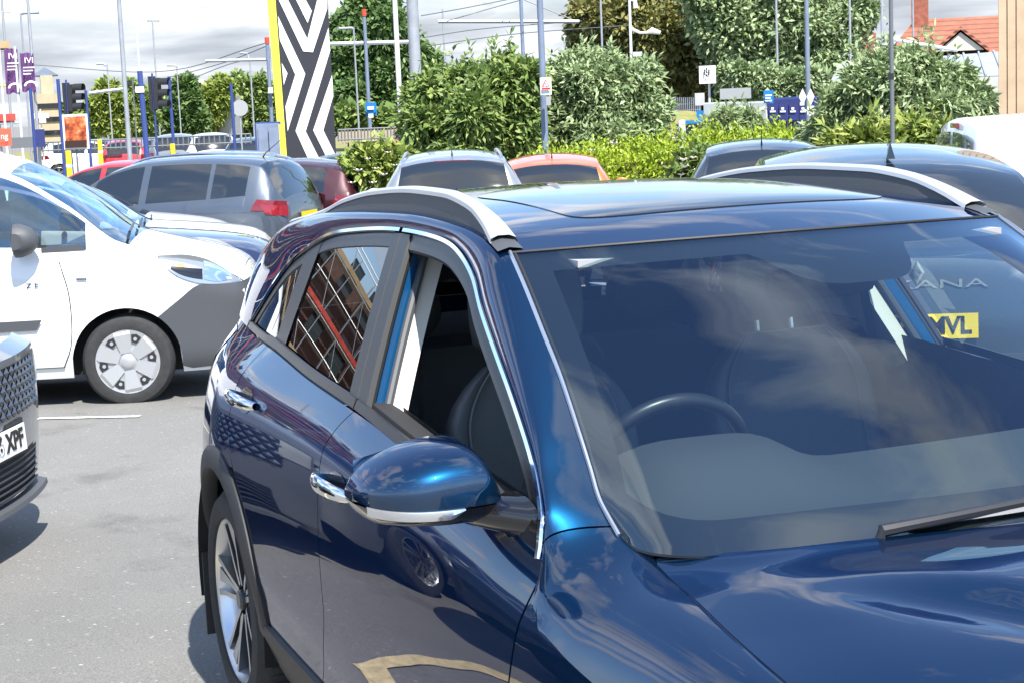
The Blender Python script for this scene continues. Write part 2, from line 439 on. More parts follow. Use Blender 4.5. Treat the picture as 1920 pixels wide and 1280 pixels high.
M['rail'] = mat('silver_rail', (0.52, 0.53, 0.55), 0.38, metal=0.45)
M['blade'] = mat('pillar_film', (0.020, 0.021, 0.023), 0.38)
niro = empty('blue_crossover', (0, 0, 0), 0, 'glossy dark blue crossover with open driver window filling the foreground', 'car')

L_PTS = [(-3.06, .69, 1.080), (-2.97, .674, 1.142), (-2.858, .654, 1.216), (-2.715, .632, 1.299), (-2.534, .625, 1.358), (-2.36, .612, 1.40), (-2.085, .606, 1.428), (-1.736, .607, 1.445), (-1.425, .616, 1.437), (-1.317, .623, 1.42), (-1.187, .641, 1.379), (-1.074, .667, 1.321), (-.909, .70, 1.245), (-.792, .723, 1.191), (-.635, .755, 1.111), (-.58, .77, 1.076), (-.507, .793, 1.018), (-.492, .807, .958)]
L_PTS = [(x, n_Yg(x, z)+.002, z) for x, y, z in L_PTS]
U_PTS = [(-3.42, .615, 1.095), (-3.35, .60, 1.20), (-3.25, .585, 1.29), (-3.05, .572, 1.375), (-2.80, .562, 1.42), (-2.5, .557, 1.448), (-2.1, .555, 1.468), (-1.72, .558, 1.476), (-1.40, .572, 1.465), (-1.26, .582, 1.452), (-1.106, .60, 1.422), (-1.0, .615, 1.365), (-.86, .636, 1.283), (-.76, .65, 1.222), (-.63, .671, 1.129), (-.57, .68, 1.08), (-.505, .69, 1.03), (-.44, .69, .99)]
LF = [(x, n_Y(x, n_zc(x)), n_zc(x)) for x in (-.45, -.30, -.15, 0, .22, .45, .66)]
UF = [(-.37, .683, .973), (-.28, .69, .962), (-.15, .708, .955), (0, .73, .945), (.22, .752, .928), (.45, .745, .895), (.66, .69, .845)]
LALL = L_PTS[:17]+[L_PTS[17]]+LF
UALL = U_PTS[:17]+[U_PTS[17]]+UF
def band(t0, t1, n, m=10):
    """rounded strip between the lower and upper curves, from pillar to wing"""
    k = len(LALL); fl = [pc(range(k), [p[c] for p in LALL]) for c in range(3)]; fu = [pc(range(k), [p[c] for p in UALL]) for c in range(3)]
    G = []
    for t in np.linspace(t0, t1, n):
        a = np.array([f(t) for f in fl]); b = np.array([f(t) for f in fu]); d = b-a
        w = smooth((t-16.3)/2.2)
        p1 = a+np.array((d[0]*.33, -.24*w*d[2], d[2]*.62)); p2 = b-np.array((d[0]*.33, d[1]*.62, 0))
        q1 = a+d*.33; q2 = b-d*.33; nrm = np.array((0, 1.0, 1.0))*(.010-.004*w)
        p1 = p1*.7+q1*.3+nrm; p2 = p2*.7+q2*.3+nrm
        G.append([(1-s)**3*a+3*s*(1-s)**2*p1+3*s*s*(1-s)*p2+s**3*b for s in np.linspace(0, 1, m)])
    return G
def smooth(t): t = min(max(t, 0), 1); return t*t*(3-2*t)
T_SPLIT = 16.62
def mir(G, sg):
    return [[np.array((p[0], sg*p[1], p[2])) for p in r] for r in G]
ARCH_F, ARCH_R, AR_IN, AR_OUT = (0.0, .335), (-2.70, .335), .385, .455
def arc(c, r, a0, a1, n):
    return [(c[0]+r*math.cos(rad(a0+(a1-a0)*k/(n-1))), c[1]+r*math.sin(rad(a0+(a1-a0)*k/(n-1)))) for k in range(n)]
FCUT = [(-.56, .36), (-.547, .5), (-.527, .62), (-.508, .744), (-.492, .84), (-.480, .879), (-.474, .928), (-.483, .955), (-.4945, .974)]
BCUT = [(-1.715, .36), (-1.655, .456), (-1.61, .57), (-1.617, .66), (-1.637, .80), (-1.655, .91), (-1.652, .96), (-1.618, 1.02), (-1.587, 1.047)]
RCUT = [(-2.20, .36), (-2.235, .48), (-2.34, .65), (-2.483, .768), (-2.560, .862), (-2.562, .96), (-2.568, 1.025), (-2.567, 1.082)]
g = .0022
def shift(pts, dx): return [(x+dx, z) for x, z in pts]
def beltline(x0, x1, n, dz=-.002): return [np.array((x, n_zb(x)+dz)) for x in np.linspace(x0, x1, n)]
DARK = MB()
for sg, side in ((-1, 'right'), (1, 'left')):
    # front wing: flank and rounded top in one sheet
    top = mir(band(T_SPLIT+.03, len(LALL)-1, 46), sg)
    lx = [(r[0][0], r[0][2]) for r in top]
    arch = arc(ARCH_F, AR_OUT, 172, 8, 26)
    bot = [(-.56+2*g, .36), (-.50, .36)]+arch[2:-2]+[(.50, .36), (.60, .36)]
    rear = shift(FCUT, 2*g)
    rear[-1] = lx[0]
    frontc = [(.60, .36), (.66, .55), (.68, .70), lx[-1]]
    G2 = coons(poly(bot, 46), [np.array(p) for p in lx], crs(rear, 20), crs(frontc, 20))
    G3 = lift(G2, sg)
    full = [list(a[:-1])+list(b) for a, b in zip(G3, top)]
    panel('front_wing', full, M['blue'], niro, sg)
    # A-pillar and cantrail
    panel('roof_side_frame', mir(band(0, T_SPLIT-.03, 110), sg), M['blue'], niro, sg, T=(0, -sg*.012, -.006))
    # doors
    fd = empty('front_door', (0, 0, 0)); fd.parent = niro
    G2 = coons(poly([(-1.715+g, .36), (-.56-g, .36)], 30), beltline(-1.587+g, -.4945-g, 30), crs(shift(BCUT, g), 34), crs(shift(FCUT, -g), 34))
    panel('door_skin', lift(G2, sg), M['blue'], fd, sg)
    rd = empty('rear_door', (0, 0, 0)); rd.parent = niro
    G2 = coons(poly([(-2.20+g, .36), (-1.715-g, .36)], 26), beltline(-2.567+g, -1.587-g, 26), crs(shift(RCUT, g), 34), crs(shift(BCUT, -g), 34))
    panel('door_skin', lift(G2, sg), M['blue'], rd, sg)
    # rear quarter
    arch = arc(ARCH_R, AR_OUT, 55, 180, 18)
    front = RCUT[3:]
    b = [(-2.483, .768)]+[p for p in arch if p[0] < -2.53]+[(-3.18, .335), (-3.38, .34)]
    rr = [(-3.38, .34), (-3.46, .6), (-3.47, .85), (-3.425, 1.09)]
    tp = [(x, n_zb(x)-.002) for x in np.linspace(-2.567, -3.06, 12)]+[(-3.2, 1.082), (-3.425, 1.09)]
    G2 = coons(poly(shift(b, -g), 34), poly(shift(tp, -g), 34), crs(shift(front, -g), 26), crs(rr, 26))
    panel('rear_quarter', lift(G2, sg), M['blue'], niro, sg)
    # cladding round the arches and along the sill
    for c, nm in ((ARCH_F, 'f'), (ARCH_R, 'r')):
        rings = []
        a0, a1 = 176, 4
        for k in range(33):
            a = rad(a0+(a1-a0)*k/32); row = []
            for r_, o_ in ((AR_IN, -.035), (AR_IN, -.004), (AR_IN+.008, .012), (AR_OUT-.012, .012), (AR_OUT, .004), (AR_OUT, -.01)):
                x, z = c[0]+r_*math.cos(a), c[1]+r_*math.sin(a)
                row.append((x, sg*(n_Y(x, max(z, .36))+o_), z))
            rings.append(row)
        MB().grid(rings).build('arch_cladding', M['plastic'], niro)
        # inner wheel house
        h = MB(); rows = []
        for k in range(25):
            a = rad(-12+204*k/24); rows.append([(c[0]+.41*math.cos(a), sg*.895*.985, c[1]+.41*math.sin(a)), (c[0]+.41*math.cos(a), sg*.58, c[1]+.41*math.sin(a))])
        h.grid(rows)
        h.add([(c[0]+.41*math.cos(rad(-12+204*k/24)), sg*.58, c[1]+.41*math.sin(rad(-12+204*k/24))) for k in range(25)], [tuple(range(25))])
        h.build('wheel_house', M['undertray'], niro)
    rows = []
    for x in np.linspace(-2.33, -.36, 30):
        rows.append([(x, sg*(n_Y(x, z)+o), z) for z, o in ((.385, .0), (.38, .010), (.345, .013), (.27, .006), (.20, -.03), (.17, -.10))])
    MB().grid(rows).build('sill_cladding', M['plastic'], niro)
    # lower rear cladding and mud flap
    MB().box((-3.085, sg*.79, .26), (.012, .17, .26)).build('mud_flap', M['plastic'], niro)
    # ---- glasshouse trim. chrome line over the door openings
    cl = crs([(-.497, .955), (-.512, 1.015), (-.58, 1.074), (-.635, 1.109), (-.792, 1.189), (-.909, 1.243), (-1.074, 1.319), (-1.187, 1.377), (-1.317, 1.418), (-1.425, 1.435), (-1.736, 1.443), (-2.085, 1.426), (-2.36, 1.398), (-2.534, 1.356), (-2.715, 1.297), (-2.858, 1.214), (-2.97, 1.14), (-3.045, 1.086)], 120)
    def strip2d(line, w, off, t, inward=True):
        P3, WV, NV = [], [], []
        for i, p in enumerate(line):
            tg = line[min(i+1, len(line)-1)]-line[max(i-1, 0)]; tg = tg/np.linalg.norm(tg)
            nn = np.array((-tg[1], tg[0]))          # to one side in the side view
            c2 = p+nn*w/2
            y = n_Y(c2[0], c2[1]); e = .01
            dyx = (n_Y(c2[0]+e, c2[1])-y)/e; dyz = (n_Y(c2[0], c2[1]+e)-y)/e
            n3 = np.array((-dyx, 1.0, -dyz)); n3 /= np.linalg.norm(n3)
            a = np.array((nn[0], dyx*nn[0]+dyz*nn[1], nn[1])); a /= np.linalg.norm(a)
            q = np.array((c2[0], y, c2[1]))+n3*off
            P3.append((q[0], sg*q[1], q[2])); WV.append((a[0], sg*a[1], a[2])); NV.append((n3[0], sg*n3[1], n3[2]))
        return MB().ribbon(P3, WV, NV, w, t)
    half = next(i for i, p in enumerate(cl) if p[0] < -1.742)
    strip2d(cl[:half], .0115, .000, .007).build('chrome_strip', M['chrome'], fd)
    strip2d(cl[half:], .0115, .000, .007).build('chrome_strip', M['chrome'], rd)
    # black reveal inside the chrome
    inner = [cl[0]]
    strip2d([p+np.array((0, 0)) for p in cl[:half]], .050, -.010, .006).build('window_reveal', M['satin_black'], fd)
    strip2d([p+np.array((0, 0)) for p in cl[half:]], .050, -.010, .006).build('window_reveal', M['satin_black'], rd)
    # waist mouldings
    strip2d([np.array((x, n_zb(x)-.001)) for x in np.linspace(-.70, -1.580, 30)][::-1], .028, .000, .006).build('waist_moulding', M['satin_black'], fd)
    strip2d([np.array((x, n_zb(x)-.001)) for x in np.linspace(-1.587, -2.574, 30)][::-1], .028, .000, .006).build('waist_moulding', M['satin_black'], rd)
    strip2d([np.array((x, n_zb(x)-.001)) for x in np.linspace(-2.578, -3.05, 16)][::-1], .024, .000, .006).build('waist_moulding', M['satin_black'], niro)
    def sheet(quad, nu, nv, off):
        """quad: bottom, top polylines in side view"""
        b, t = crs(quad[0], nu), crs(quad[1], nu)
        return [[np.array((p[0], sg*(n_Y(p[0], p[1])+off), p[1])) for p in [b[i]+(t[i]-b[i])*k/(nv-1) for k in range(nv)]] for i in range(nu)]
    # rear door glass and quarter light
    MB().grid(sheet(([(-1.65, 1.07), (-2.0, 1.085), (-2.40, 1.105)], [(-1.795, 1.428), (-2.1, 1.412), (-2.43, 1.372)]), 16, 12, -.008)).build('rear_window', M['glass_privacy'], rd)
    MB().grid(sheet(([(-2.48, 1.105), (-2.75, 1.105), (-3.0, 1.10)], [(-2.53, 1.345), (-2.715, 1.285), (-3.0, 1.115)]), 16, 10, -.008)).build('quarter_window', M['glass_privacy'], niro)
    MB().grid(sheet(([(-2.38, 1.09), (-2.50, 1.09)], [(-2.42, 1.382), (-2.545, 1.345)]), 6, 10, -.003)).build('window_divider', M['satin_black'], rd)
    dx_ = -.065 if sg > 0 else 0.0
    # B-pillar blades
    panel('pillar_blade', sheet(([(-1.590, 1.062), (-1.655, 1.064)], [(-1.746, 1.430), (-1.802, 1.428)]), 4, 12, .001), M['blade'], rd, sg)
    panel('pillar_blade', sheet(([(-1.515+dx_, 1.058), (-1.583, 1.060)], [(-1.672+dx_, 1.430), (-1.740, 1.431)]), 4, 12, .001), M['blade'], fd, sg)
    # sail panel at the mirror
    panel('sail_panel', sheet(([(-.70, .983), (-.505, .965)], [(-.70, 1.03), (-.525, 1.005)]), 8, 5, .001), M['gloss_black'], fd, sg)
    # front window: the driver's is wound down, the passenger's is closed
    if sg > 0:
        MB().grid(sheet(([(-.58, .985), (-1.0, 1.02), (-1.53, 1.06)], [(-.60, 1.06), (-1.08, 1.305), (-1.68, 1.42)]), 20, 10, -.012)).build('front_window', M['glass_side'], fd)
    else:
        MB().grid(sheet(([(-.58, .985), (-.655, .99)], [(-.60, 1.055), (-.665, 1.092)]), 5, 5, -.012)).build('corner_glass', M['glass_side'], fd)
        rows = [[(x, sg*(n_Yg(x, n_zb(x))-.022-o), n_zb(x)+z) for o, z in ((0, .012), (.004, .024), (.012, .024), (.05, .018), (.075, .0), (.08, -.12))] for x in np.linspace(-1.55, -.66, 20)]
        MB().grid(rows).build('door_inner_ledge', M['interior'], fd)
    # B-pillar seen through the open window: painted post, seal, trim
    zz = np.linspace(1.0, 1.44, 14)
    def post(x0, d0, x1, d1, nm, m):
        rows = []
        for z in zz:
            xs = -1.552+dx_-(z-1.058)*.43; yo = n_Yg(xs, z)
            rows.append([(xs+x0+(x1-x0)*k/4, sg*(yo+d0+(d1-d0)*k/4), z) for k in range(5)])
        return MB().grid(rows).build(nm, m, niro)
    post(.034, -.010, .030, -.022, 'door_frame_edge', M['satin_black'])
    post(.030, -.024, .004, -.055, 'painted_door_post', M['blue_sunlit'])
    rows = [[(-1.552+dx_-(z-1.058)*.43+.012, sg*(n_Yg(-1.58, z)-.062), z)] for z in zz]
    MB().tube([r[0] for r in rows], .010, 8).build('door_seal', M['grey_plastic'], niro)
    post(.000, -.074, -.004, -.118, 'pillar_trim', M['cream'])
    post(-.004, -.118, -.10, -.135, 'pillar_trim', M['headliner'])
    for z0 in ():
        pass
    # door handles
    for dn, hx, hz in ((fd, -1.51, .895), (rd, -2.425, .961)):
        yb = n_Y(hx, hz)
        hd = MB(); path = []
        for k in range(17):
            t = k/16; x = hx-.125+.25*t; o = .040*math.sin(PI*min(max((t-.02)/.96, 0), 1))**.55
            path.append((x, sg*(n_Y(x, hz)+o+.002), hz+.012*math.sin(PI*t)))
        rings = []
        for i, p in enumerate(path):
            t = i/16; h = .020*(0.5+.5*math.sin(PI*t)**.5); th = .010
            rings.append([(p[0], p[1]+sg*th*math.cos(a), p[2]+h*math.sin(a)) for a in np.linspace(0, 2*PI, 12, endpoint=False)])
        hd.grid(rings, cv=True); h_o = hd.build('door_handle', M['chrome'], dn)
        cup = MB()
        cup.grid([[(hx+rr_*.075*math.cos(a), sg*(n_Y(hx+rr_*.075*math.cos(a), hz+rr_*.034*math.sin(a))+.0015), hz+rr_*.034*math.sin(a)) for a in np.linspace(0, 2*PI, 24, endpoint=False)] for rr_ in (0.05, .4, .75, 1)], cv=True)
        cup.build('handle_recess', M['gloss_black'], dn)

# ---- roof, sunroof, rails
def n_front(y):
    k = (y/.6)**2
    return np.array((-.93-.176*k, y, 1.440-.018*k))
def n_side(k0, k1, sg, n):
    P = U_PTS[k0:k1+1]; f = [pc(range(len(P)), [p[c] for p in P]) for c in range(3)]
    return [np.array((f[0](t), sg*f[1](t), f[2](t))) for t in np.linspace(0, len(P)-1, n)]
ys = np.linspace(-.60, .60, 36)
rear_edge = [np.array((-3.05-.16*(1-(y/.572)**2), y, 1.375+.03*(1-(y/.572)**2))) for y in np.linspace(-.572, .572, 36)]
sideR, sideL = n_side(3, 10, -1, 60), n_side(3, 10, 1, 60)
roofG = coons(sideR, sideL, [rear_edge[i] for i in range(36)], [n_front(y) for y in ys])
for i, r in enumerate(roofG):        # crown
    u = i/59
    for j, p in enumerate(r):
        v = j/35; p[2] += .016*math.sin(PI*u)**.8*(1-(2*v-1)**2)
def roof_at(u, v):
    a, b = u*59, v*35; i, j = min(int(a), 58), min(int(b), 34); fa, fb = a-i, b-j
    return (1-fa)*(1-fb)*roofG[i][j]+fa*(1-fb)*roofG[i+1][j]+(1-fa)*fb*roofG[i][j+1]+fa*fb*roofG[i+1][j+1]
roof = panel('roof_panel', [[p+np.array((0, 0, 0)) for p in r] for r in roofG], M['blue'], niro, 1, T=(0, 0, -.012))
G = []
for i in range(26):
    row = []
    for j in range(26):
        a, b = -1+2*i/25, -1+2*j/25
        # squircle outline
        k = 1.0/((abs(a)**7+abs(b)**7)**(1/7)/max(abs(a), abs(b), 1e-6)) if max(abs(a), abs(b)) > 0 else 1
        u, v = .655+.185*a*k, .5+.345*b*k
        p = roof_at(u, v)+np.array((0, 0, .006-.004*max(abs(a), abs(b))**8)); row.append(p)
    G.append(row)
sunroof = panel('sunroof_glass', G, M['gloss_black'], niro, 1, T=(0, 0, -.008))
G2 = [[p+(p-G[13][13])*.012+np.array((0, 0, -.0042)) for p in r] for r in G]
MB().grid(G2).build('sunroof_seal', M['seal'], niro)
for sg in (-1, 1):
    # roof rail: a raised satin bar on a dark plinth
    xs = np.linspace(-2.92, -1.17, 50)
    rz_ = pc([-2.92, -2.6, -2.38, -2.09, -1.79, -1.56, -1.40, -1.27, -1.17], [1.405, 1.447, 1.488, 1.520, 1.533, 1.531, 1.516, 1.487, 1.452])
    ux = [p[0] for p in U_PTS[3:11]]; uy = pc(ux, [p[1] for p in U_PTS[3:11]]); uz = pc(ux, [p[2] for p in U_PTS[3:11]])
    rings, base = [], []
    for x in xs:
        y = uy(x)-.004; z = rz_(x)
        w = .019 if x < -1.35 else .019+.012*(x+1.35)/.18
        rings.append([(x, sg*(y+w), z-.012), (x, sg*(y+w*.9), z-.003), (x, sg*(y+w*.4), z+.003), (x, sg*(y-w*.4), z+.003), (x, sg*(y-w*.9), z-.003), (x, sg*(y-w), z-.012)])
        base.append([(x, sg*(y+.015), z-.011), (x, sg*(y+.022), uz(x)-.004), (x, sg*(y-.024), uz(x)-.003), (x, sg*(y-.015), z-.011)])
    rail = MB().grid(rings, cv=True).build('roof_rail', M['rail'], niro)
    MB().grid(base, cv=True).build('rail_plinth', M['grey_plastic'], rail)
    # black joint strip between rail foot and windscreen corner
    ends = [(-1.165, .0), (-1.10, .0)]
    rows = [[(x, sg*(uy(x)+.026), uz(x)+.004), (x, sg*uy(x), uz(x)+.011), (x, sg*(uy(x)-.030), uz(x)+.007)] for x in np.linspace(-1.22, -1.112, 6)]
    MB().grid(rows).build('roof_joint_cover', M['grey_plastic'], niro)
# shark fin aerial
fin = MB(); rows = []
for k in range(9):
    t = k/8; rows.append([(-3.02+.16*t*(1-a*.0)-.02*a, s_*.022*(1-a)*math.sin(PI*(.08+.84*t))**.6, 1.400+.008+(.058*a)*(1-t)**.7) for a, s_ in ((0, -1), (.5, -1), (1, 0), (.5, 1), (0, 1))])
fin.grid(rows); fin.build('shark_fin_aerial', M['blue'], niro)

# ---- windscreen
base_pts = [(-.44, .69, .99), (-.385, .684, .980), (-.30, .655, .984), (-.255, .60, .987), (-.232, .534, .989), (-.197, .378, .993), (-.15, .18, .998), (-.135, 0, 1.0)]
base_full = [(x, -y, z) for x, y, z in base_pts]+[(x, y, z) for x, y, z in base_pts[-2::-1]]
NB = 61
wsb = crs(base_full, NB)
wst = [n_front(y) for y in np.linspace(-.60, .60, NB)]
wsR = n_side(10, 17, -1, 31)[::-1]; wsL = n_side(10, 17, 1, 31)[::-1]
wsG = coons(wsb, wst, wsR, wsL)
for i, r in enumerate(wsG):
    for j, p in enumerate(r):
        u, v = i/(NB-1), j/30; e = math.sin(PI*v)*math.sin(PI*u)**.7
        p += np.array((.010, 0, .020))*e
def ws_at(u, v):
    a, b = u*(NB-1), v*30; i, j = min(int(a), NB-2), min(int(b), 29); fa, fb = a-i, b-j
    return (1-fa)*(1-fb)*wsG[i][j]+fa*(1-fb)*wsG[i+1][j]+(1-fa)*fb*wsG[i][j+1]+fa*fb*wsG[i+1][j+1]
MB().grid([[p+np.array((.001, 0, .001)) for p in r] for r in wsG]).build('windscreen', M['glass_ws'], niro)
fm = MB()
IN = np.array((-.002, 0, -.0035))
def ring_pt(t, k):
    """border position t in 0..4 around the screen; k 0 at the rim, 1 at the band's inner edge"""
    du, dv0, dv1 = .052, .135, .085
    t = t % 4
    # inner rounded rectangle
    def rr(t, u0, u1, v0, v1):
        e, q = int(t), t-int(t)
        if e == 0: return u0+(u1-u0)*q, v0
        if e == 1: return u1, v0+(v1-v0)*q
        if e == 2: return u1+(u0-u1)*q, v1
        return u0, v1+(v0-v1)*q
    o = rr(t, 0, 1, 0, 1)
    i_ = rr(t, du, 1-du, dv0, 1-dv1)
    q = t-int(t)
    if int(t) == 2:                                   # sensor patch hanging from the top, centre
        i_ = (i_[0], i_[1]-.13*max(0, 1-(abs(q-.5)/.16)**4))
    ue, ve = i_
    # rounded lower corners
    cu = min(ue-du, 1-du-ue)
    if cu < .10 and ve < .4: ve = max(ve, dv0+.10*(1-cu/.10)**2.2)
    i_ = (ue, ve)
    u = o[0]+(i_[0]-o[0])*k; v = o[1]+(i_[1]-o[1])*k
    return ws_at(u, v)+IN
ts = np.linspace(0, 4, 241)[:-1]
fm.grid([[ring_pt(t, k) for k in (0, .33, .66, 1)] for t in ts], cu=True)
fm.build('windscreen_border', M['frit'], niro)
# bright drip moulding along the screen edges
for sg in (-1, 1):
    pts = n_side(10, 17, sg, 40)
    MB().tube([p+np.array((.000, sg*.001, .003)) for p in pts], .0042, 6).build('screen_moulding', M['satin_chrome'], niro)
    MB().tube([p+np.array((.004, -sg*.008, .000)) for p in pts], .0040, 6).build('screen_seal', M['seal'], niro)
MB().tube([n_front(y)+np.array((.002, 0, .001)) for y in np.linspace(-.6, .6, 40)], .0035, 6).build('roof_front_seal', M['seal'], niro)

# ---- bonnet
hl = [(-.335, .676, .972), (-.30, .682, .966), (-.22, .694, .960), (-.15, .702, .957), (0, .724, .947), (.22, .746, .930), (.45, .739, .897), (.66, .684, .847), (.70, .66, .835)]
hl = [(-.345, .655, .975)]+hl
hc = pc([-.12, 0, .2, .4, .55, .66, .74], [1.004, 1.008, 1.0, .972, .938, .905, .872])
NR = 50
edgeR = crs([(x, -y, z) for x, y, z in hl], 56); edgeL = [np.array((p[0], -p[1], p[2])) for p in edgeR]
rearb = crs([(x+.012, y, z+.006) for x, y, z in base_full[3:-3]], NR)
rearb = crs([edgeR[0]]+[(x+.016, y, z+.008) for x, y, z in base_full[4:-4]]+[edgeL[0]], NR)
frontb = crs([edgeR[-1], (.745, -.5, .842), (.775, -.25, .858), (.785, 0, .862), (.775, .25, .858), (.745, .5, .842), edgeL[-1]], NR)
hoodG = coons(edgeR, edgeL, rearb, frontb)
def smooth(t): t = min(max(t, 0), 1); return t*t*(3-2*t)
for i, r in enumerate(hoodG):
    u = i/55
    for j, p in enumerate(r):
        v = j/(NR-1); w = 1-(2*v-1)**2
        p[2] += (.030*math.sin(PI*min(1, u*1.05))**.8)*w**1.2
        ay = abs(p[1])
        # raised centre field, edged by a crease that runs inwards to the nose
        yc = .50-.52*(p[0]+.05)
        s1 = smooth((p[0]+.10)/.25)
        p[2] += s1*(.013*smooth((yc-ay)/.05)-.010*math.exp(-((ay-yc-.045)/.045)**2))
panel('bonnet', hoodG, M['blue'], niro, 1, T=(0, 0, -.02))
# dark void under the panel gaps
MB().grid([[p+np.array((0, 0, -.022)) for p in r] for r in hoodG]).build('bonnet_underside', M['undertray'], niro)
rows = [[(x, s_*(n_Y(x, z)-.012), z) for x in np.linspace(-3.40, .60, 60)] for s_ in (-1,) for z in np.linspace(.38, .93, 8)]
for s_ in (-1, 1):
    mbk = MB()
    xs_ = np.linspace(-3.38, .60, 120)
    for x0, x1 in zip(xs_[:-1], xs_[1:]):
        xm = (x0+x1)/2
        lo = .36
        for c in (ARCH_F, ARCH_R):
            dx = abs(xm-c[0])
            if dx < .44: lo = max(lo, c[1]+math.sqrt(.44**2-dx*dx))
        hi = n_zb(xm)-.03 if xm < -.5 else n_zc(xm)+.02
        z_ = np.linspace(lo, hi, 6)
        mbk.grid([[(x, s_*(n_Y(x, z)-.016), z) for z in z_] for x in (x0, x1)])
    mbk.build('inner_shell', M['undertray'], niro, smooth=False)

# ---- wipers
M['wiper'] = mat('grey_wiper', (0.16, 0.16, 0.165), 0.4)
def wiper(pa, pb, pivot, nm):
    a, b = np.array(pa), np.array(pb)
    rings = []
    for k in range(25):
        t = k/24; u, v = a+(b-a)*t; p = ws_at(u, v)+np.array((.002, 0, .003))
        h = .008*(.5+.5*math.sin(PI*min(max(t*1.0, .06), .94))**.4)
        rings.append([p+np.array(q) for q in ((.009, 0, .001), (.003, 0, .007+h*.3), (-.004, 0, .007+h*.3), (-.008, 0, .000))])
    bl = MB().grid(rings, cv=True); bl.f.append((0, 1, 2, 3)); bl.f.append(tuple(len(bl.v)-4+k for k in (3, 2, 1, 0)))
    w = bl.build('wiper_blade', M['wiper'], niro)
    mid = ws_at(*(a+(b-a)*.45))+np.array((.008, 0, .018)); pv = np.array(pivot)
    MB().tube([pv, pv+np.array((.0, 0, .012)), pv+(mid-pv)*.25+np.array((.006, 0, .012)), pv+(mid-pv)*.7+np.array((.004, 0, .008)), mid], [.011, .011, .009, .008, .006], 8).build('wiper_arm', M['satin_black'], niro)
wiper((.325, .030), (.84, .062), (-.175, -.345, 1.0), 'r')
wiper((.70, .015), (.985, .07), (-.185, .36, 1.0), 'l')

# ---- door mirrors
def mirror(sg):
    mr = empty('door_mirror', (0, 0, 0)); mr.parent = niro
    n, m_ = 26, 40
    yA, yB = .826, 1.060
    rings = []
    for i in range(n):
        t = i/(n-1); y = yA+(yB-yA)*t
        # outline seen from the front: domed top, flat underside
        if t < .27: top = 1.040+.090*(max(0.0, 1-abs((.27-t)/.282)**3.0))**.5
        else: top = 1.040+.090*(max(0.0, 1-((t-.27)/.745)**2.1))**.58
        bot = .978+.022*(t**2.2)+.028*max(0, (t-.85)/.15)**2
        if t > .97: top, bot = top-.004, bot+.004
        dep = .165*(max(0.0, 1-abs((t-.34)/.67)**3))**.5+.012
        zc_m, hz = (top+bot)/2, max((top-bot)/2, .004)
        ring = []
        for k in range(m_):
            a = 2*PI*k/m_; ca, sa = math.cos(a), math.sin(a)
            e = .62
            x = -.80+.030*t+(dep if ca > 0 else .014)*abs(ca)**(.8)*(1 if ca > 0 else -1)-.03*t*t
            z = zc_m+hz*abs(sa)**e*(1 if sa > 0 else -1)
            ring.append(np.array((x, sg*y, z)))
        rings.append(ring)
    def zsplit(lo, hi, nm, m, off=0.0):
        """slice of the shell between two heights"""
        mb = MB(); G = []
        for i in range(n):
            ring = rings[i]; c = np.mean(ring, axis=0)
            G.append([np.array((p[0], p[1], min(max(p[2], lo(i/(n-1))), hi(i/(n-1))))) if True else p for p in ring])
        if off:
            G = [[p+np.array((off if p[0] > -.79 else -off*.2, sg*(off if i > n*.8 else 0), 0)) for p in r] for i, r in enumerate(G)]
        mb.grid(G, cv=True)
        mb.f.append(tuple(range(m_))); k0 = len(mb.v)-m_; mb.f.append(tuple(k0+k for k in range(m_))[::-1])
        return mb.build(nm, m, mr, sharp=50)
    split = lambda t: 1.030+.004*t
    zsplit(split, lambda t: 9, 'mirror_cap', M['blue'])
    zsplit(lambda t: 0, lambda t: split(t)-.003, 'mirror_lower_shell', M['gloss_black'])
    # chrome edged indicator along the front
    rows = []
    for i in range(8, n-1):
        t = i/(n-1); r = rings[i]
        xf = max(p[0] for p in r); xo = xf+.004; y = sg*(yA+(yB-yA)*t)
        h = .016*min(1, (t-.30)/.12) if t < .42 else .016
        z1 = split(t)-.002
        rows.append([(xo-.020, y, z1+.003), (xo-.002, y, z1+.001), (xo, y, z1-h*.5), (xo-.003, y, z1-h), (xo-.018, y, z1-h-.002)])
    MB().grid(rows).build('indicator_lens', M['lamp_clear'], mr)
    MB().grid([[(-.8155, sg*(yA+.015+(yB-yA-.035)*a), 1.0+.115*b*(1-.35*max(0, a-.55)) if b else 1.0) for b in (0, .5, 1)] for a in np.linspace(0, 1, 6)]).build('mirror_glass', M['chrome'], mr)
    # arm to the sail panel
    arm = []
    for k in range(9):
        t = k/8; y = .875-.085*t; x = -.715+.095*t; z = 1.008-.006*t; hh = .026+.012*t; ww = .050+.03*t
        arm.append([(x+ww*math.cos(a), sg*y, z+hh*math.sin(a)) for a in np.linspace(0, 2*PI, 14, endpoint=False)])
    MB().grid(arm, cv=True).build('mirror_arm', M['gloss_black'], mr)
for sg in (-1, 1): mirror(sg)

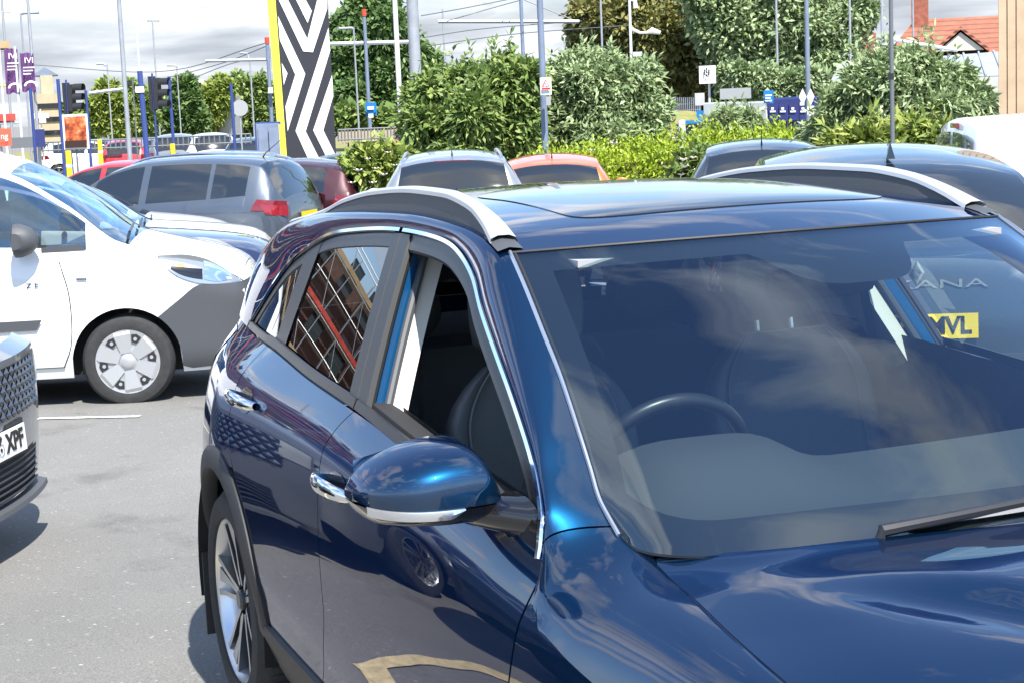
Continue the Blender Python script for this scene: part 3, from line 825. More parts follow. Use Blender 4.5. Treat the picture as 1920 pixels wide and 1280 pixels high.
# ---- wheels
def alloy_wheel(c, sg, parent):
    w = empty('wheel', c); w.parent = parent
    R_, wd = .333, .215
    prof = [(.235, -.0), (.243, .018), (.262, .026), (.300, .020), (.322, -.002), (R_, -.03), (R_, -.16), (.315, -.20), (.26, -.21), (.22, -.19)]
    ty = MB().lathe([(r, sg*h) for r, h in prof], 64, 'y'); ty.build('tyre', M['rubber'], w)
    tr = MB()
    for k in range(72):
        a = 2*PI*k/72
        tr.add([((R_+.0015)*math.cos(a+b), sg*h, (R_+.0015)*math.sin(a+b)) for h in (-.012, -.075) for b in (-.004, .004)], [(0, 1, 3, 2)])
    tr.build('tread_groove', M['undertray'], w)
    MB().lathe([(r, sg*h) for r, h in ((.236, .004), (.242, .010), (.236, .012), (.226, .004), (.214, -.03), (.205, -.10), (.20, -.18))], 64, 'y').build('rim', M['alloy'], w)
    MB().lathe([(r, sg*h) for r, h in ((.001, -.09), (.20, -.09))], 32, 'y').build('brake_disc', M['steel'], w)
    MB().lathe([(r, sg*h) for r, h in ((.001, .0), (.024, .0), (.030, -.006), (.032, -.02))], 24, 'y').build('centre_cap', M['alloy_dark'], w)
    for k in range(5):
        a0 = 2*PI*k/5+PI/2+.2
        def P(r, da, h): a = a0+da; return np.array((r*math.cos(a), sg*h, r*math.sin(a)))
        face, side = MB(), MB()
        for s_ in (-1, 1):
            # twin blades that open towards the rim
            q = [(.045, .30*s_, -.012), (.10, .26*s_, -.006), (.17, .235*s_, .000), (.232, .245*s_, .006)]
            ws_ = [.018, .015, .014, .018]
            A = [P(r, d+w_/r*.5, h) for (r, d, h), w_ in zip(q, ws_)]; B = [P(r, d-w_/r*.5, h) for (r, d, h), w_ in zip(q, ws_)]
            face.grid([A, B])
            dn = np.array((0, -sg*.045, 0)); side.grid([A, [p+dn for p in A]]); side.grid([B, [p+dn for p in B]])
        # the wide blade between
        A = [P(.06, .10, -.012), P(.14, .055, -.010), P(.228, .10, .002)]; B = [P(.06, -.10, -.012), P(.14, -.055, -.010), P(.228, -.10, .002)]
        face.grid([A, B]); side.grid([A, [p+dn for p in A]]); side.grid([B, [p+dn for p in B]])
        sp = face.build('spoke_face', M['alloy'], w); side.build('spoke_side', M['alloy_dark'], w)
        bl = P(.055, .62, -.02); MB().lathe([(.001, sg*.002), (.010, sg*.002), (.010, -sg*.02)], 10, 'y', tuple(bl)).build('wheel_nut', M['chrome'], w)
    return w
for cx in (0, -2.70):
    for sg in (-1, 1):
        alloy_wheel((cx, sg*.855, .333), sg, niro)

# ---- nose and tail
rows = []
nx = pc([.25, .40, .60, .75, .835], [.78, .845, .855, .80, .785])
for y in np.linspace(-.70, .70, 29):
    k = abs(y)/.70; row = []
    for z in (.18, .26, .40, .52, .62, .72, .80, .842):
        x = nx(max(z, .25))-(.19*k**3.2)-.012
        row.append((x-(.06 if z < .2 else 0), y, z-.012*k*k if z > .8 else z))
    rows.append(row)
MB().grid(rows).build('front_bumper', M['blue'], niro)
rows = [[(nx(z)-.19*(abs(y)/.7)**3.2-.006, y, z) for z in (.60, .66, .73)] for y in np.linspace(-.46, .46, 21)]
MB().grid(rows).build('grille', M['gloss_black'], niro)
rows = [[(nx(z)-.19*(abs(y)/.7)**3.2-.006, y, z) for z in (.27, .34, .42)] for y in np.linspace(-.5, .5, 21)]
MB().grid(rows).build('lower_grille', M['plastic'], niro)
for sg in (-1, 1):
    rows = []
    for k in range(13):
        t = k/12; y = .47+.26*t
        x = nx(.74)-.19*(y/.7)**3.2+.004 if y < .68 else .64+.05*(1-(y-.68)/.05*.8)
        rows.append([(x, sg*y, .70+.02*t), (x+.004, sg*y, .75+.02*t), (x-.012, sg*y, .81+.02*t)])
    MB().grid(rows).build('headlamp', M['lamp_clear'], niro)
rows = []
rx = pc([.30, .6, .85, 1.08], [-3.44, -3.49, -3.475, -3.44])
for y in np.linspace(-.64, .64, 25):
    rows.append([(rx(z)+.10*(abs(y)/.66)**4, y, z) for z in np.linspace(.30, 1.08, 10)])
MB().grid(rows).build('tailgate', M['blue'], niro)
rows = [[(rx(z)+.10*(abs(y)/.66)**4-.012, y, z) for z in np.linspace(.26, .56, 5)] for y in np.linspace(-.62, .62, 21)]
MB().grid(rows).build('rear_bumper', M['plastic'], niro)
rows = [[np.array((-3.43+.06*(abs(y)/.6)**3, y, 1.085))*(1-t)+np.array((-3.20+.13*(abs(y)/.57)**2, y*.95, 1.385-.02*(abs(y)/.57)**2))*t+np.array((-.03*math.sin(PI*t), 0, 0)) for t in np.linspace(0, 1, 9)] for y in np.linspace(-.60, .60, 21)]
MB().grid(rows).build('rear_screen', M['glass_privacy'], niro)
for sg in (-1, 1):
    rows = []
    for z in np.linspace(.80, 1.06, 8):
        rows.append([(x, sg*(n_Y(x, z)+.004), z) for x in np.linspace(-3.18-.10*(1.06-z), -3.45, 7)])
    MB().grid(rows).build('tail_lamp', M['lamp_red'], niro)
mb = MB().box((-1.35, 0, .19), (3.9, 1.5, .06)); mb.build('floor_pan', M['undertray'], niro)

# ---- cabin
rows = []
for y in np.linspace(-.74, .74, 41):
    hump = math.exp(-((y+.37)/.20)**4)
    row = []
    for t in np.linspace(0, 1, 14):
        x = (-.30-.10*(abs(y)/.74)**2)+(-.46+.03*hump)*t
        z = .975+.030*t+hump*.075*smooth((t-.25)/.65)-.012*(abs(y)/.74)**2
        row.append((x, y, z))
    row += [(row[-1][0]-.02, y, row[-1][2]-.03), (row[-1][0]-.02, y, row[-1][2]-.14), (row[-1][0]+.06, y, .45)]
    rows.append(row)
MB().grid(rows).build('dashboard', M['dash'], niro)
MB().tube([(-.775+.0*y, y, .985) for y in np.linspace(-.12, .70, 12)], .007, 6).build('dash_trim_line', M['satin_chrome'], niro)
# steering wheel
st = empty('steering_wheel', (0, 0, 0)); st.parent = niro
sc_ = np.array((-.905, -.37, .975)); na = np.array((-.90, 0, .43)); na /= np.linalg.norm(na); ua = np.cross(na, np.array((0, 1.0, 0))); ua = ua if ua[2] > 0 else -ua
MB().grid([[sc_+(.178+.0155*math.cos(b))*(math.cos(a)*np.array((0, 1.0, 0))+math.sin(a)*ua)+.0155*math.sin(b)*na for b in np.linspace(0, 2*PI, 12, endpoint=False)] for a in np.linspace(0, 2*PI, 56, endpoint=False)], cu=True, cv=True).build('wheel_rim', M['satin_black'], st)
MB().lathe([(.001, .03), (.05, .028), (.075, .01), (.08, -.02)], 20, 'z').build('hub', M['leather'], st).matrix_local = Matrix.Translation(Vector(sc_)) @ Vector(na).to_track_quat('Z', 'Y').to_matrix().to_4x4()
for a in (0, PI, -PI/2):
    d_ = math.cos(a)*np.array((0, 1.0, 0))+math.sin(a)*ua
    MB().tube([sc_+d_*.06, sc_+d_*.175], [.022, .013], 8).build('spoke', M['satin_chrome'], st)
for s_ in (-1, 1):
    MB().tube([sc_-na*.05, sc_-na*.05+np.array((.0, s_*.19, .01))], .010, 8).build('column_stalk', M['grey_plastic'], niro)
def seat(x0, y0, nm='seat', rear=False):
    s_ = empty('front_seat', (0, 0, 0)); s_.parent = niro
    def cushion(prof, wf, name, m, seams=()):
        """loft of rounded sections along a centreline prof: (x,z,halfwidth,thickness)"""
        rows = []
        for x, z, hw, th, nx_, nz_ in prof:
            ring = []
            for k in range(28):
                a = 2*PI*k/28; c_, s2 = math.cos(a), math.sin(a)
                yy = hw*abs(c_)**.55*(1 if c_ > 0 else -1); tt = th*abs(s2)**.75*(1 if s2 > 0 else -1)
                dish = -.018*(1-(yy/hw)**2)*(1 if s2 > 0 else 0)+.030*smooth((abs(yy)/hw-.72)/.28)*(1 if s2 > 0 else 0)
                ring.append((x+nx_*(tt+dish), y0+yy, z+nz_*(tt+dish)))
            rows.append(ring)
        mb = MB().grid(rows, cv=True); n0 = len(mb.v); mb.f.append(tuple(range(28))); mb.f.append(tuple(n0-28+k for k in range(28)))
        return mb.build(name, m, s_, sharp=60)
    cushion([(x0+.50-.52*t, .50-.05*t+.03*math.sin(PI*t), .25, .055+.03*math.sin(PI*min(1, t+.15)), 0, 1) for t in np.linspace(0, 1, 9)], 1, 'seat_cushion', M['leather'])
    bp_ = []
    for t in np.linspace(0, 1, 15):
        hw = .245-.015*t if t < .72 else .235-.115*((t-.72)/.28)**2.0
        bp_.append((x0+.02-.17*t-.02*math.sin(PI*t), .52+.60*t, hw, .070*(1-.35*t)*(1 if t < .95 else .6), .96, .26))
    cushion(bp_, 1, 'seat_backrest', M['leather'])
    cushion([(x0-.175-.012*t, 1.145+.20*t, (.125+.012*math.sin(PI*t))*(1 if 0.06 < t < .94 else .8), .046*(1 if .06 < t < .94 else .55), .97, .2) for t in np.linspace(0, 1, 9)], 1, 'headrest', M['leather'])
    for s2 in (-1, 1):
        MB().tube([(x0-.16, y0+s2*.05, 1.06), (x0-.175, y0+s2*.05, 1.17)], .007, 6).build('headrest_post', M['satin_chrome'], s_)
    # piping following the shoulder
    pts = []
    for t in np.linspace(.25, .98, 24):
        k = bp_[0]; hw = (.245-.015*t if t < .72 else .235-.115*((t-.72)/.28)**2.0)*.80
        pts.append((x0+.02-.17*t-.02*math.sin(PI*t)+.075*(1-.35*t)*.96-.008, hw, .52+.60*t+.016))
    loop = [(x, y0-h, z) for x, h, z in pts]+[(x, y0+h, z) for x, h, z in pts[::-1]]
    MB().tube(loop, .0035, 5).build('piping', M['stitch'], s_)
    return s_
seat(-1.43, -.37)
seat(-1.55, .37)
# rear bench, parcel line and headrests
mb = MB()
rows = []
for y in np.linspace(-.62, .62, 25):
    k = 1-.10*(abs(y)/.62)**6
    rows.append([(-2.38, y, .35), (-2.30, y, .52), (-2.28, y, .60), (-2.37, y, .85), (-2.44, y, 1.05*k), (-2.50, y, 1.075*k), (-2.56, y, 1.02)])
mb.grid(rows); mb.build('rear_bench', M['leather'], niro)
for y in (-.38, 0, .38):
    rows = []
    for t in np.linspace(0, 1, 7):
        e = math.sin(PI*(.1+.8*t))**.4
        rows.append([(-2.49+.045*e*math.cos(a)-.02*t, y+.12*e*abs(math.sin(a))**.6*(1 if math.sin(a) > 0 else -1), 1.08+.15*t) for a in np.linspace(0, 2*PI, 16, endpoint=False)])
    MB().grid(rows, cv=True).build('rear_headrest', M['leather'], niro)
# headliner just under the roof, dark door cards
MB().grid([[p*np.array((1, .96, 1))+np.array((-.03, 0, -.035)) for p in r[1:-1]] for r in roofG[4:-1]]).build('headliner', M['headliner'], niro)
for sg in (-1, 1):
    MB().grid([[(x, sg*(n_Yg(x, n_zb(x))-.105), z) for z in (.30, .7, n_zb(x)+(.034 if sg > 0 else .004))] for x in np.linspace(-2.9, -.55, 20)]).build('door_card', M['interior'], niro)
MB().grid([[(x, y, .34+.0*y) for y in (-.7, 0, .7)] for x in np.linspace(-3.2, -.3, 6)]).build('cabin_floor', M['interior'], niro)
MB().grid([[(-2.62-.02*z, y, z) for z in (.34, .7, 1.03)] for y in (-.68, 0, .68)]).build('load_bay_board', M['interior'], niro)
MB().grid([[(x, y, 1.035) for y in (-.64, 0, .64)] for x in (-2.58, -3.36)]).build('parcel_shelf', M['interior'], niro)
# inside mirror and camera housing
mp = np.array((-.90, .0, 1.335))
rows = [[(mp[0]+.018*math.cos(a), y, mp[2]+.036*math.sin(a)*(1-.25*(abs(y)/.12)**4)) for a in np.linspace(0, 2*PI, 12, endpoint=False)] for y in np.linspace(-.12, .12, 9)]
mm = MB().grid(rows, cv=True); mm.f.append(tuple(range(12))); mm.f.append(tuple(len(mm.v)-12+k for k in range(12))); mm.build('inside_mirror', M['satin_black'], niro)
MB().tube([mp+np.array((.01, 0, .02)), (-.86, 0, 1.40)], .012, 8).build('inside_mirror_stem', M['satin_black'], niro)
for y in (-.36, .36):
    MB().box((-1.06, y, 1.402), (.17, .30, .014)).build('sun_visor', M['headliner'], niro)

# seat belts hanging from the pillars
for sg in (-1, 1):
    pts = crs([(-1.70, sg*.60, 1.36), (-1.66, sg*.615, 1.15), (-1.62, sg*.635, .92), (-1.60, sg*.64, .50)], 14)
    MB().grid([[p+np.array((-.022, 0, 0)), p+np.array((.022, 0, 0))] for p in pts]).build('seat_belt', M['grey_plastic'], niro)
    MB().box((-1.70, sg*.60, 1.37), (.05, .02, .07)).build('belt_anchor', M['satin_black'], niro)
for y in (-.62, -.02, .30, .62):
    MB().box((-.772, y, .955), (.012, .15, .055)).build('air_vent', M['satin_black'], niro)
# ------------------------------------------------------------------ other vehicles
def place(heading, local, u, v, d):
    """origin on the ground so that the car's own point `local` is seen at (u, v), d metres off"""
    w = at(u, v, d); c, s = math.cos(heading), math.sin(heading)
    x = w[0]-(c*local[0]-s*local[1]); y = w[1]-(s*local[0]+c*local[1])
    return np.array((x, y, ground_z(x, y)))
SPECS = {
 'suv': dict(L=4.45, W=1.86, wb=2.66, fo=.88, R=.345, yr=.60,
    top=[(2.225, .66), (2.20, .82), (2.10, .94), (1.90, 1.01), (1.45, 1.07), (1.05, 1.11), (.98, 1.12), (.60, 1.36), (.22, 1.55), (-.2, 1.635), (-.8, 1.65), (-1.4, 1.625), (-1.78, 1.57), (-1.85, 1.55), (-2.02, 1.32), (-2.14, 1.10), (-2.19, 1.00), (-2.215, .85), (-2.225, .70)],
    belt=[(2.225, .62), (2.1, .80), (1.6, .92), (.9, .98), (0, 1.02), (-1.2, 1.07), (-2.0, 1.12), (-2.225, .68)],
    ws=(1.02, .25), rg=(-1.83, -2.13), wins=[(.80, -.22), (-.32, -1.18), (-1.24, -1.72)],
    plan=[(2.225, .62), (2.19, .74), (2.08, .86), (1.9, .93), (1.5, .985), (1.0, 1), (-1.4, 1), (-1.8, .97), (-2.05, .90), (-2.17, .80), (-2.225, .70)]),
 'hatch': dict(L=4.1, W=1.76, wb=2.55, fo=.83, R=.31, yr=.56,
    top=[(2.05, .58), (2.03, .72), (1.93, .83), (1.7, .92), (1.3, .99), (1.0, 1.03), (.95, 1.04), (.5, 1.27), (.10, 1.43), (-.3, 1.495), (-.8, 1.50), (-1.35, 1.46), (-1.62, 1.41), (-1.70, 1.385), (-1.86, 1.17), (-1.95, 1.00), (-2.01, .93), (-2.04, .80), (-2.05, .65)],
    belt=[(2.05, .55), (1.95, .70), (1.5, .84), (.9, .90), (0, .94), (-1.2, .99), (-1.85, 1.02), (-2.05, .62)],
    ws=(.98, .12), rg=(-1.68, -1.96), wins=[(.75, -.25), (-.34, -1.05), (-1.12, -1.5)],
    plan=[(2.05, .60), (2.02, .72), (1.92, .85), (1.7, .94), (1.3, .99), (.9, 1), (-1.3, 1), (-1.65, .965), (-1.9, .89), (-2.0, .80), (-2.05, .70)]),
 'coupe': dict(L=4.57, W=1.82, wb=2.72, fo=.90, R=.345, yr=.57,
    top=[(2.285, .66), (2.25, .80), (2.13, .92), (1.9, .99), (1.45, 1.05), (1.05, 1.09), (1.0, 1.10), (.6, 1.33), (.22, 1.50), (-.2, 1.565), (-.6, 1.57), (-1.1, 1.535), (-1.35, 1.50), (-1.42, 1.485), (-1.75, 1.33), (-2.02, 1.155), (-2.12, 1.115), (-2.24, 1.095), (-2.27, .90), (-2.285, .74)],
    belt=[(2.285, .62), (2.15, .78), (1.6, .92), (.9, .97), (0, 1.01), (-1.2, 1.06), (-1.9, 1.09), (-2.15, 1.05), (-2.285, .70)],
    ws=(1.02, .25), rg=(-1.40, -2.03), wins=[(.80, -.22), (-.32, -1.15)],
    plan=[(2.285, .62), (2.25, .74), (2.12, .86), (1.95, .93), (1.5, .985), (1.0, 1), (-1.4, 1), (-1.8, .975), (-2.1, .92), (-2.22, .84), (-2.285, .76)]),
 'van': dict(L=4.21, W=1.83, wb=2.70, fo=.875, R=.315, yr=.72,
    top=[(2.105, .70), (2.08, .83), (2.00, .92), (1.80, 1.00), (1.50, 1.075), (1.33, 1.125), (1.26, 1.15), (.86, 1.46), (.52, 1.67), (.20, 1.775), (-.3, 1.81), (-1.2, 1.81), (-1.85, 1.795), (-2.00, 1.785), (-2.05, 1.72), (-2.075, 1.25), (-2.08, 1.05), (-2.10, .8), (-2.105, .6)],
    belt=[(2.105, .62), (2.02, .82), (1.6, .985), (1.0, 1.075), (0, 1.10), (-1.2, 1.12), (-2.0, 1.12), (-2.105, .58)],
    ws=(1.28, .50), rg=(-2.02, -2.0201), wins=[(1.0, -.05)],
    plan=[(2.105, .62), (2.07, .74), (1.98, .85), (1.8, .92), (1.45, .975), (1.0, 1), (-1.7, 1), (-1.95, .985), (-2.05, .955), (-2.105, .90)], tum=.22, vanroof=True),
}
SPECS['suv_low'] = dict(SPECS['suv'], top=[(2.225, .56), (2.20, .70), (2.10, .81), (1.90, .89), (1.45, .97), (1.05, 1.04), (.98, 1.06)]+SPECS['suv']['top'][7:], belt=[(2.225, .52), (2.1, .70), (1.6, .84), (.9, .94)]+SPECS['suv']['belt'][4:])
PF = pc([0, .08, .2, .4, .6, .78, .9, 1.0], [.93, .965, .985, .99, .995, 1.0, .985, .935])
class CarBody:
    def __init__(s, spec, res=1.0):
        s.__dict__.update(spec); s.res = res
        s.T = pc([p[0] for p in s.top], [p[1] for p in s.top]); s.zb = pc([p[0] for p in s.belt], [p[1] for p in s.belt])
        s.pl = pc([p[0] for p in s.plan], [p[1] for p in s.plan]); s.xf = s.L/2-s.fo; s.xr = s.xf-s.wb
        s.zs = .22; s.ra = s.R+.055; s.tumb = spec.get('tum', .40)
    def zlo(s, x):
        z = s.zs+(.10*smooth((x-s.L/2+.35)/.35) if x > 0 else .14*smooth((-x-s.L/2+.35)/.35))
        for c in (s.xf, s.xr):
            d = abs(x-c)
            if d < s.ra: z = max(z, s.R+math.sqrt(max(0, s.ra**2-d*d)))
        return z
    def Y(s, x, z):
        zb = s.zb(x); k = min(max((z-s.zs)/(zb-s.zs), 0), 1)
        return s.W/2*s.pl(x)*PF(k)
    def section(s, x):
        zb, T = s.zb(x), s.T(x); zb = min(zb, T-.02); yb = s.W/2*s.pl(x)*PF(1.0)
        zl = min(s.zlo(x), zb-.04); pts = []
        for k in np.linspace(0, 1, 10): 
            z = zl+(zb-zl)*k; pts.append((s.Y(x, z) if k < 1 else yb, z))
        h = T-zb; dz = min(.065, .45*h); ze = T-dz; ye = yb-.11*min(1, h/.12)*min(1, s.W)-s.tumb*max(0, ze-zb-.05)
        if 'vanroof' in s.__dict__: ye = yb-.05*min(1, h/.12)-.13*max(0, ze-zb)-.05*max(0, (h-.35))
        for k in UPT[1:]:
            b = math.sin(PI*k)*.012*min(1, h/.2); pts.append((yb+(ye-yb)*k+b, zb+(ze-zb)*k))
        for k in TPT[1:]:
            pts.append((ye*(1-k), ze+(T-ze)*(1-(1-k)**2.4)))
        return pts
UPT = [0, .07, .13, .30, .50, .70, .87, .94, 1.0]
TPT = [0, .05, .11, .25, .45, .70, 1.0]
NLOW = 10
def wheel_simple(parent, c, R, sg, style, res=1.0):
    w = empty('wheel', c); w.parent = parent
    n = int(40*res)
    MB().lathe([(r*R, sg*h) for r, h in ((.66, -.01), (.70, .015), (.80, .022), (.92, .012), (.985, -.015), (1, -.05), (1, -.16), (.95, -.19), (.6, -.19))], n, 'y').build('tyre', M['rubber'], w)
    if style == 'hubcap':
        MB().lathe([(r*R, sg*h) for r, h in ((.001, .010), (.16, .012), (.20, .004), (.42, .004), (.66, .012), (.695, .014), (.69, .0))], n, 'y').build('hubcap', M['hubcap'], w)
        for k in range(6):
            a = 2*PI*k/6+.15
            # dark gaps between the six wide spokes
            P = [(.44, -.13), (.44, .13), (.60, .19), (.63, .0), (.60, -.19)]
            MB().add([(r*R*math.cos(a+d), sg*.0155, r*R*math.sin(a+d)) for r, d in P], [tuple(range(5))]).build('hubcap_vent', M['steel'], w, smooth=False)
            MB().lathe([(.001, sg*.0), (.012, sg*.0), (.014, -sg*.006)], 10, 'y', (.52*R*math.cos(a), sg*.018, .52*R*math.sin(a))).build('wheel_nut', M['hubcap'], w)
            # raised spoke ridge
            a2 = a+PI/6
            MB().add([(r*R*math.cos(a2+d), sg*h, r*R*math.sin(a2+d)) for r, d, h in ((.22, -.55, .012), (.22, .55, .012), (.62, .30, .022), (.62, -.30, .022), (.68, .26, .014), (.68, -.26, .014))], [(0, 1, 2, 3), (3, 2, 4, 5)]).build('hubcap_spoke', M['hubcap'], w, smooth=False)
        MB().lathe([(r*R, sg*h) for r, h in ((.001, .024), (.10, .024), (.15, .016))], 16, 'y').build('centre_cap', M['hubcap'], w)
    else:
        MB().lathe([(r*R, sg*h) for r, h in ((.70, .010), (.67, .014), (.64, .0), (.60, -.08))], n, 'y').build('rim', M['alloy'], w)
        MB().lathe([(r*R, sg*h) for r, h in ((.001, -.07), (.62, -.07))], n, 'y').build('brake_disc', M['steel'], w)
        sp = MB()
        for k in range(5):
            a = 2*PI*k/5+.3
            for s_ in (-1, 1):
                A = [(r*R*math.cos(a+d), sg*h, r*R*math.sin(a+d)) for r, d, h in ((.10, .5*s_, .0), (.66, .26*s_, .006), (.66, .12*s_, .006), (.12, .1*s_, .0))]
                sp.add(A, [(0, 1, 2, 3)])
        sp.build('spokes', M['alloy'], w, smooth=False)
    return w
def plate(parent, txt, loc, ax, back, rear=True, z=None, w=.52):
    ax = np.array(ax, float); ay = np.array((0, 0, 1.0))+np.array(back)*.06; ay /= np.linalg.norm(ay); nz = np.cross(ax, ay)
    P = MB(); R = np.array([ax, ay, nz]).T; P.box(loc, (w, .111, .006), R=R)
    p = P.build('number_plate', M['yellow_plate'] if rear else M['white_plate'], parent, smooth=False)
    if txt: text_mesh(txt, .105, 'plate_text', M['black_text'], p, np.array(loc)+nz*.005, ax, ay, width=w*.88, bold=.0035)
    return p
def make_car(name, spec, pn, loc, heading, label, group=None, cat='car', res=1.0, clad=None, glass='glass_dark', plates=None, rails=None, aerial=None, style='alloy', lower=None, mirrors=True, wheels=(1, 1, 1, 1), rear_txt=None, front_txt=None, lamps=True):
    b = CarBody(SPECS[spec], res); car = empty(name, loc, heading, label, cat, group)
    L = b.L
    xs = set(np.linspace(-L/2, L/2, int(46*res)))
    for a, c, n in ((b.ws[0], b.ws[1], 12), (b.rg[0], b.rg[1], 8), (L/2, L/2-.35, 8), (-L/2, -L/2+.30, 8)): xs |= set(np.linspace(a, c, max(4, int(n*res))))
    for c in (b.xf, b.xr):
        for k in range(int(16*res)+1):
            xs.add(c+b.ra*math.cos(PI*k/int(16*res)))
        xs |= {c-b.ra-.004, c+b.ra+.004}
    for w in b.wins: xs |= {w[0], w[1]}
    xs = sorted(xs, reverse=True); keep = [xs[0]]
    for x in xs[1:]:
        if keep[-1]-x > .0035: keep.append(x)
    xs = keep
    S = [b.section(x) for x in xs]; m_ = len(S[0])
    V = []; 
    for x, sec in zip(xs, S):
        V.append([(x, -y, z) for y, z in sec]+[(x, y, z) for y, z in sec[-2::-1]])
    nv = len(V[0])
    body, low, wsm, rgm = MB(), MB(), MB(), MB(); wins = {}
    def put(mb, i, j):
        mb.add([V[i][j], V[i+1][j], V[i+1][j+1], V[i][j+1]], [(0, 1, 2, 3)])
    iu0 = NLOW-1; it0 = iu0+len(UPT)-1
    for i in range(len(xs)-1):
        xm = (xs[i]+xs[i+1])/2
        for j in range(nv-1):
            jj = j if j < m_-1 else nv-2-j; side = -1 if j < m_-1 else 1
            if jj >= it0+1 and b.ws[1] < xm < b.ws[0]: put(wsm, i, j); continue
            if jj >= it0+1 and b.rg[1] < xm < b.rg[0]: put(rgm, i, j); continue
            hit = False
            if iu0+1 <= jj < it0-1:
                for k, w in enumerate(b.wins):
                    if w[1] < xm < w[0]: put(wins.setdefault((k, side), MB()), i, j); hit = True; break
            if hit: continue
            if lower and lower(xm, S[i][jj][1]): put(low, i, j)
            else: put(body, i, j)
    # noses
    for i in (0, len(xs)-1):
        n0 = len(body.v); body.v += [tuple(p) for p in V[i]]
        c = len(body.v); body.v.append((xs[i], 0, .62))
        for j in range(nv-1): body.f.append((n0+j, n0+j+1, c))
    def weld(mb, nm, m):
        if not mb.f: return None
        o = mb.build(nm, m, car, smooth=False); bm = bmesh.new(); bm.from_mesh(o.data); bmesh.ops.remove_doubles(bm, verts=bm.verts, dist=.0004)
        bmesh.ops.recalc_face_normals(bm, faces=bm.faces)
        for f in bm.faces: f.smooth = True
        for e in bm.edges:
            if len(e.link_faces) == 2 and e.link_faces[0].normal.dot(e.link_faces[1].normal) < .80: e.smooth = False
        bm.to_mesh(o.data); bm.free(); return o
    weld(body, 'body', M[pn])
    if low.f: weld(low, 'lower_cladding', M['grey_plastic'])
    weld(wsm, 'windscreen', M[glass]); weld(rgm, 'rear_screen', M[glass])
    for k, mb in wins.items(): weld(mb, 'side_window', M[glass])
    # dark floor so one does not see through the arches
    MB().box((0, 0, .40), (L*.9, b.W*.78, .36)).build('underbody', M['undertray'], car, smooth=False)
    for q, (cx, sg) in enumerate(((b.xf, -1), (b.xf, 1), (b.xr, -1), (b.xr, 1))):
        if wheels[q]: wheel_simple(car, (cx, sg*(b.W/2*.985-.03), b.R), b.R, sg, style, res)
    if clad:
        for sg in (-1, 1):
            for c in (b.xf, b.xr):
                rows = []
                for k in range(25):
                    a = rad(4+172*k/24); rows.append([(c+r*math.cos(a), sg*(b.Y(c+r*math.cos(a), b.R+r*math.sin(a))+o), b.R+r*math.sin(a)) for r, o in ((b.ra-.02, -.03), (b.ra-.02, .008), (b.ra+.045, .010), (b.ra+.055, -.004))])
                MB().grid(rows).build('arch_cladding', M['plastic'], car)
    def patch(nm, m, q, sg, off=.006, n=6):
        """q: four (x,z) corners on the flank"""
        q = [np.array(p) for p in q]; rows = []
        for i in range(n+1):
            u = i/n; rows.append([])
            for j in range(n+1):
                v = j/n; p = (1-u)*(1-v)*q[0]+u*(1-v)*q[1]+u*v*q[2]+(1-u)*v*q[3]
                rows[-1].append((p[0], sg*(b.Y(p[0], p[1])+off), p[1]))
        return MB().grid(rows).build(nm, m, car)
    car_patch = patch
    xr_, xf_ = -L/2, L/2
    if lamps:
        for sg in (-1, 1):
            z = b.zb(xr_+.25)
            patch('tail_lamp', M['lamp_dark'], [(xr_+.42, z-.17), (xr_+.015, z-.21), (xr_+.02, z-.07), (xr_+.34, z-.03)], sg)
            if spec != 'van':
                z = b.zb(xf_-.3); patch('headlamp', M['lamp_clear'], [(xf_-.55, z-.06), (xf_-.03, z-.17), (xf_-.04, z-.09), (xf_-.50, z+.01)], sg)
    if rails:
        for sg in (-1, 1):
            path = []
            for t in np.linspace(0, 1, 14):
                x = b.ws[1]-.10+(b.rg[0]+.15-b.ws[1]+.10)*t; sec = b.section(x); y, z = sec[it0+1]
                path.append((x, sg*(y-.01), z+.022+.028*math.sin(PI*t)**.4-.01))
            MB().tube(path, .016, 8).build('roof_rail', M[rails], car)
    if aerial:
        x = aerial[0]; z = b.T(x); MB().tube([(x, 0, z-.01), (x-.06*aerial[1], 0, z+.05), (x-.45*aerial[1], 0, z+aerial[1]*.22+.1)], [.012, .006, .003], 6).build('roof_aerial', M['satin_black'], car)
    if mirrors:
        for sg in (-1, 1):
            mk = 1.55 if spec == 'van' else 1.0; x = b.wins[0][0]-(.42 if spec == 'van' else .10); z = b.zb(x)+(.0 if spec == 'van' else .05); y = b.W/2*.94
            rows = []
            for t in np.linspace(0, 1, 9):
                e = math.sin(PI*(.06+.88*t))**.45; rows.append([(x-.02+(.10 if math.cos(a) > 0 else .02)*mk*e*math.cos(a), sg*(y+.03+.19*t), z+.06*mk+.075*mk*e*math.sin(a)) for a in np.linspace(0, 2*PI, 14, endpoint=False)])
            mm = MB().grid(rows, cv=True); mm.f.append(tuple(range(14))); mm.f.append(tuple(len(mm.v)-14+k for k in range(14)))
            mo = mm.build('door_mirror', M['grey_plastic'] if spec == 'van' else M[pn], car)
            MB().tube([(x, sg*(y-.04), z+.0), (x, sg*(y+.07), z+.04)], .022, 8).build('mirror_arm', M['satin_black'], mo)
    if rear_txt is not None: plate(car, rear_txt, (xr_-.014, 0, .83 if spec != 'coupe' else .80), (0, -1, 0), (1, 0, 0), True)
    if front_txt is not None: plate(car, front_txt, (xf_+.012, 0, .47), (0, 1, 0), (-1, 0, 0), False)
    car_info[car.name] = (b, patch)
    return car
car_info = {}

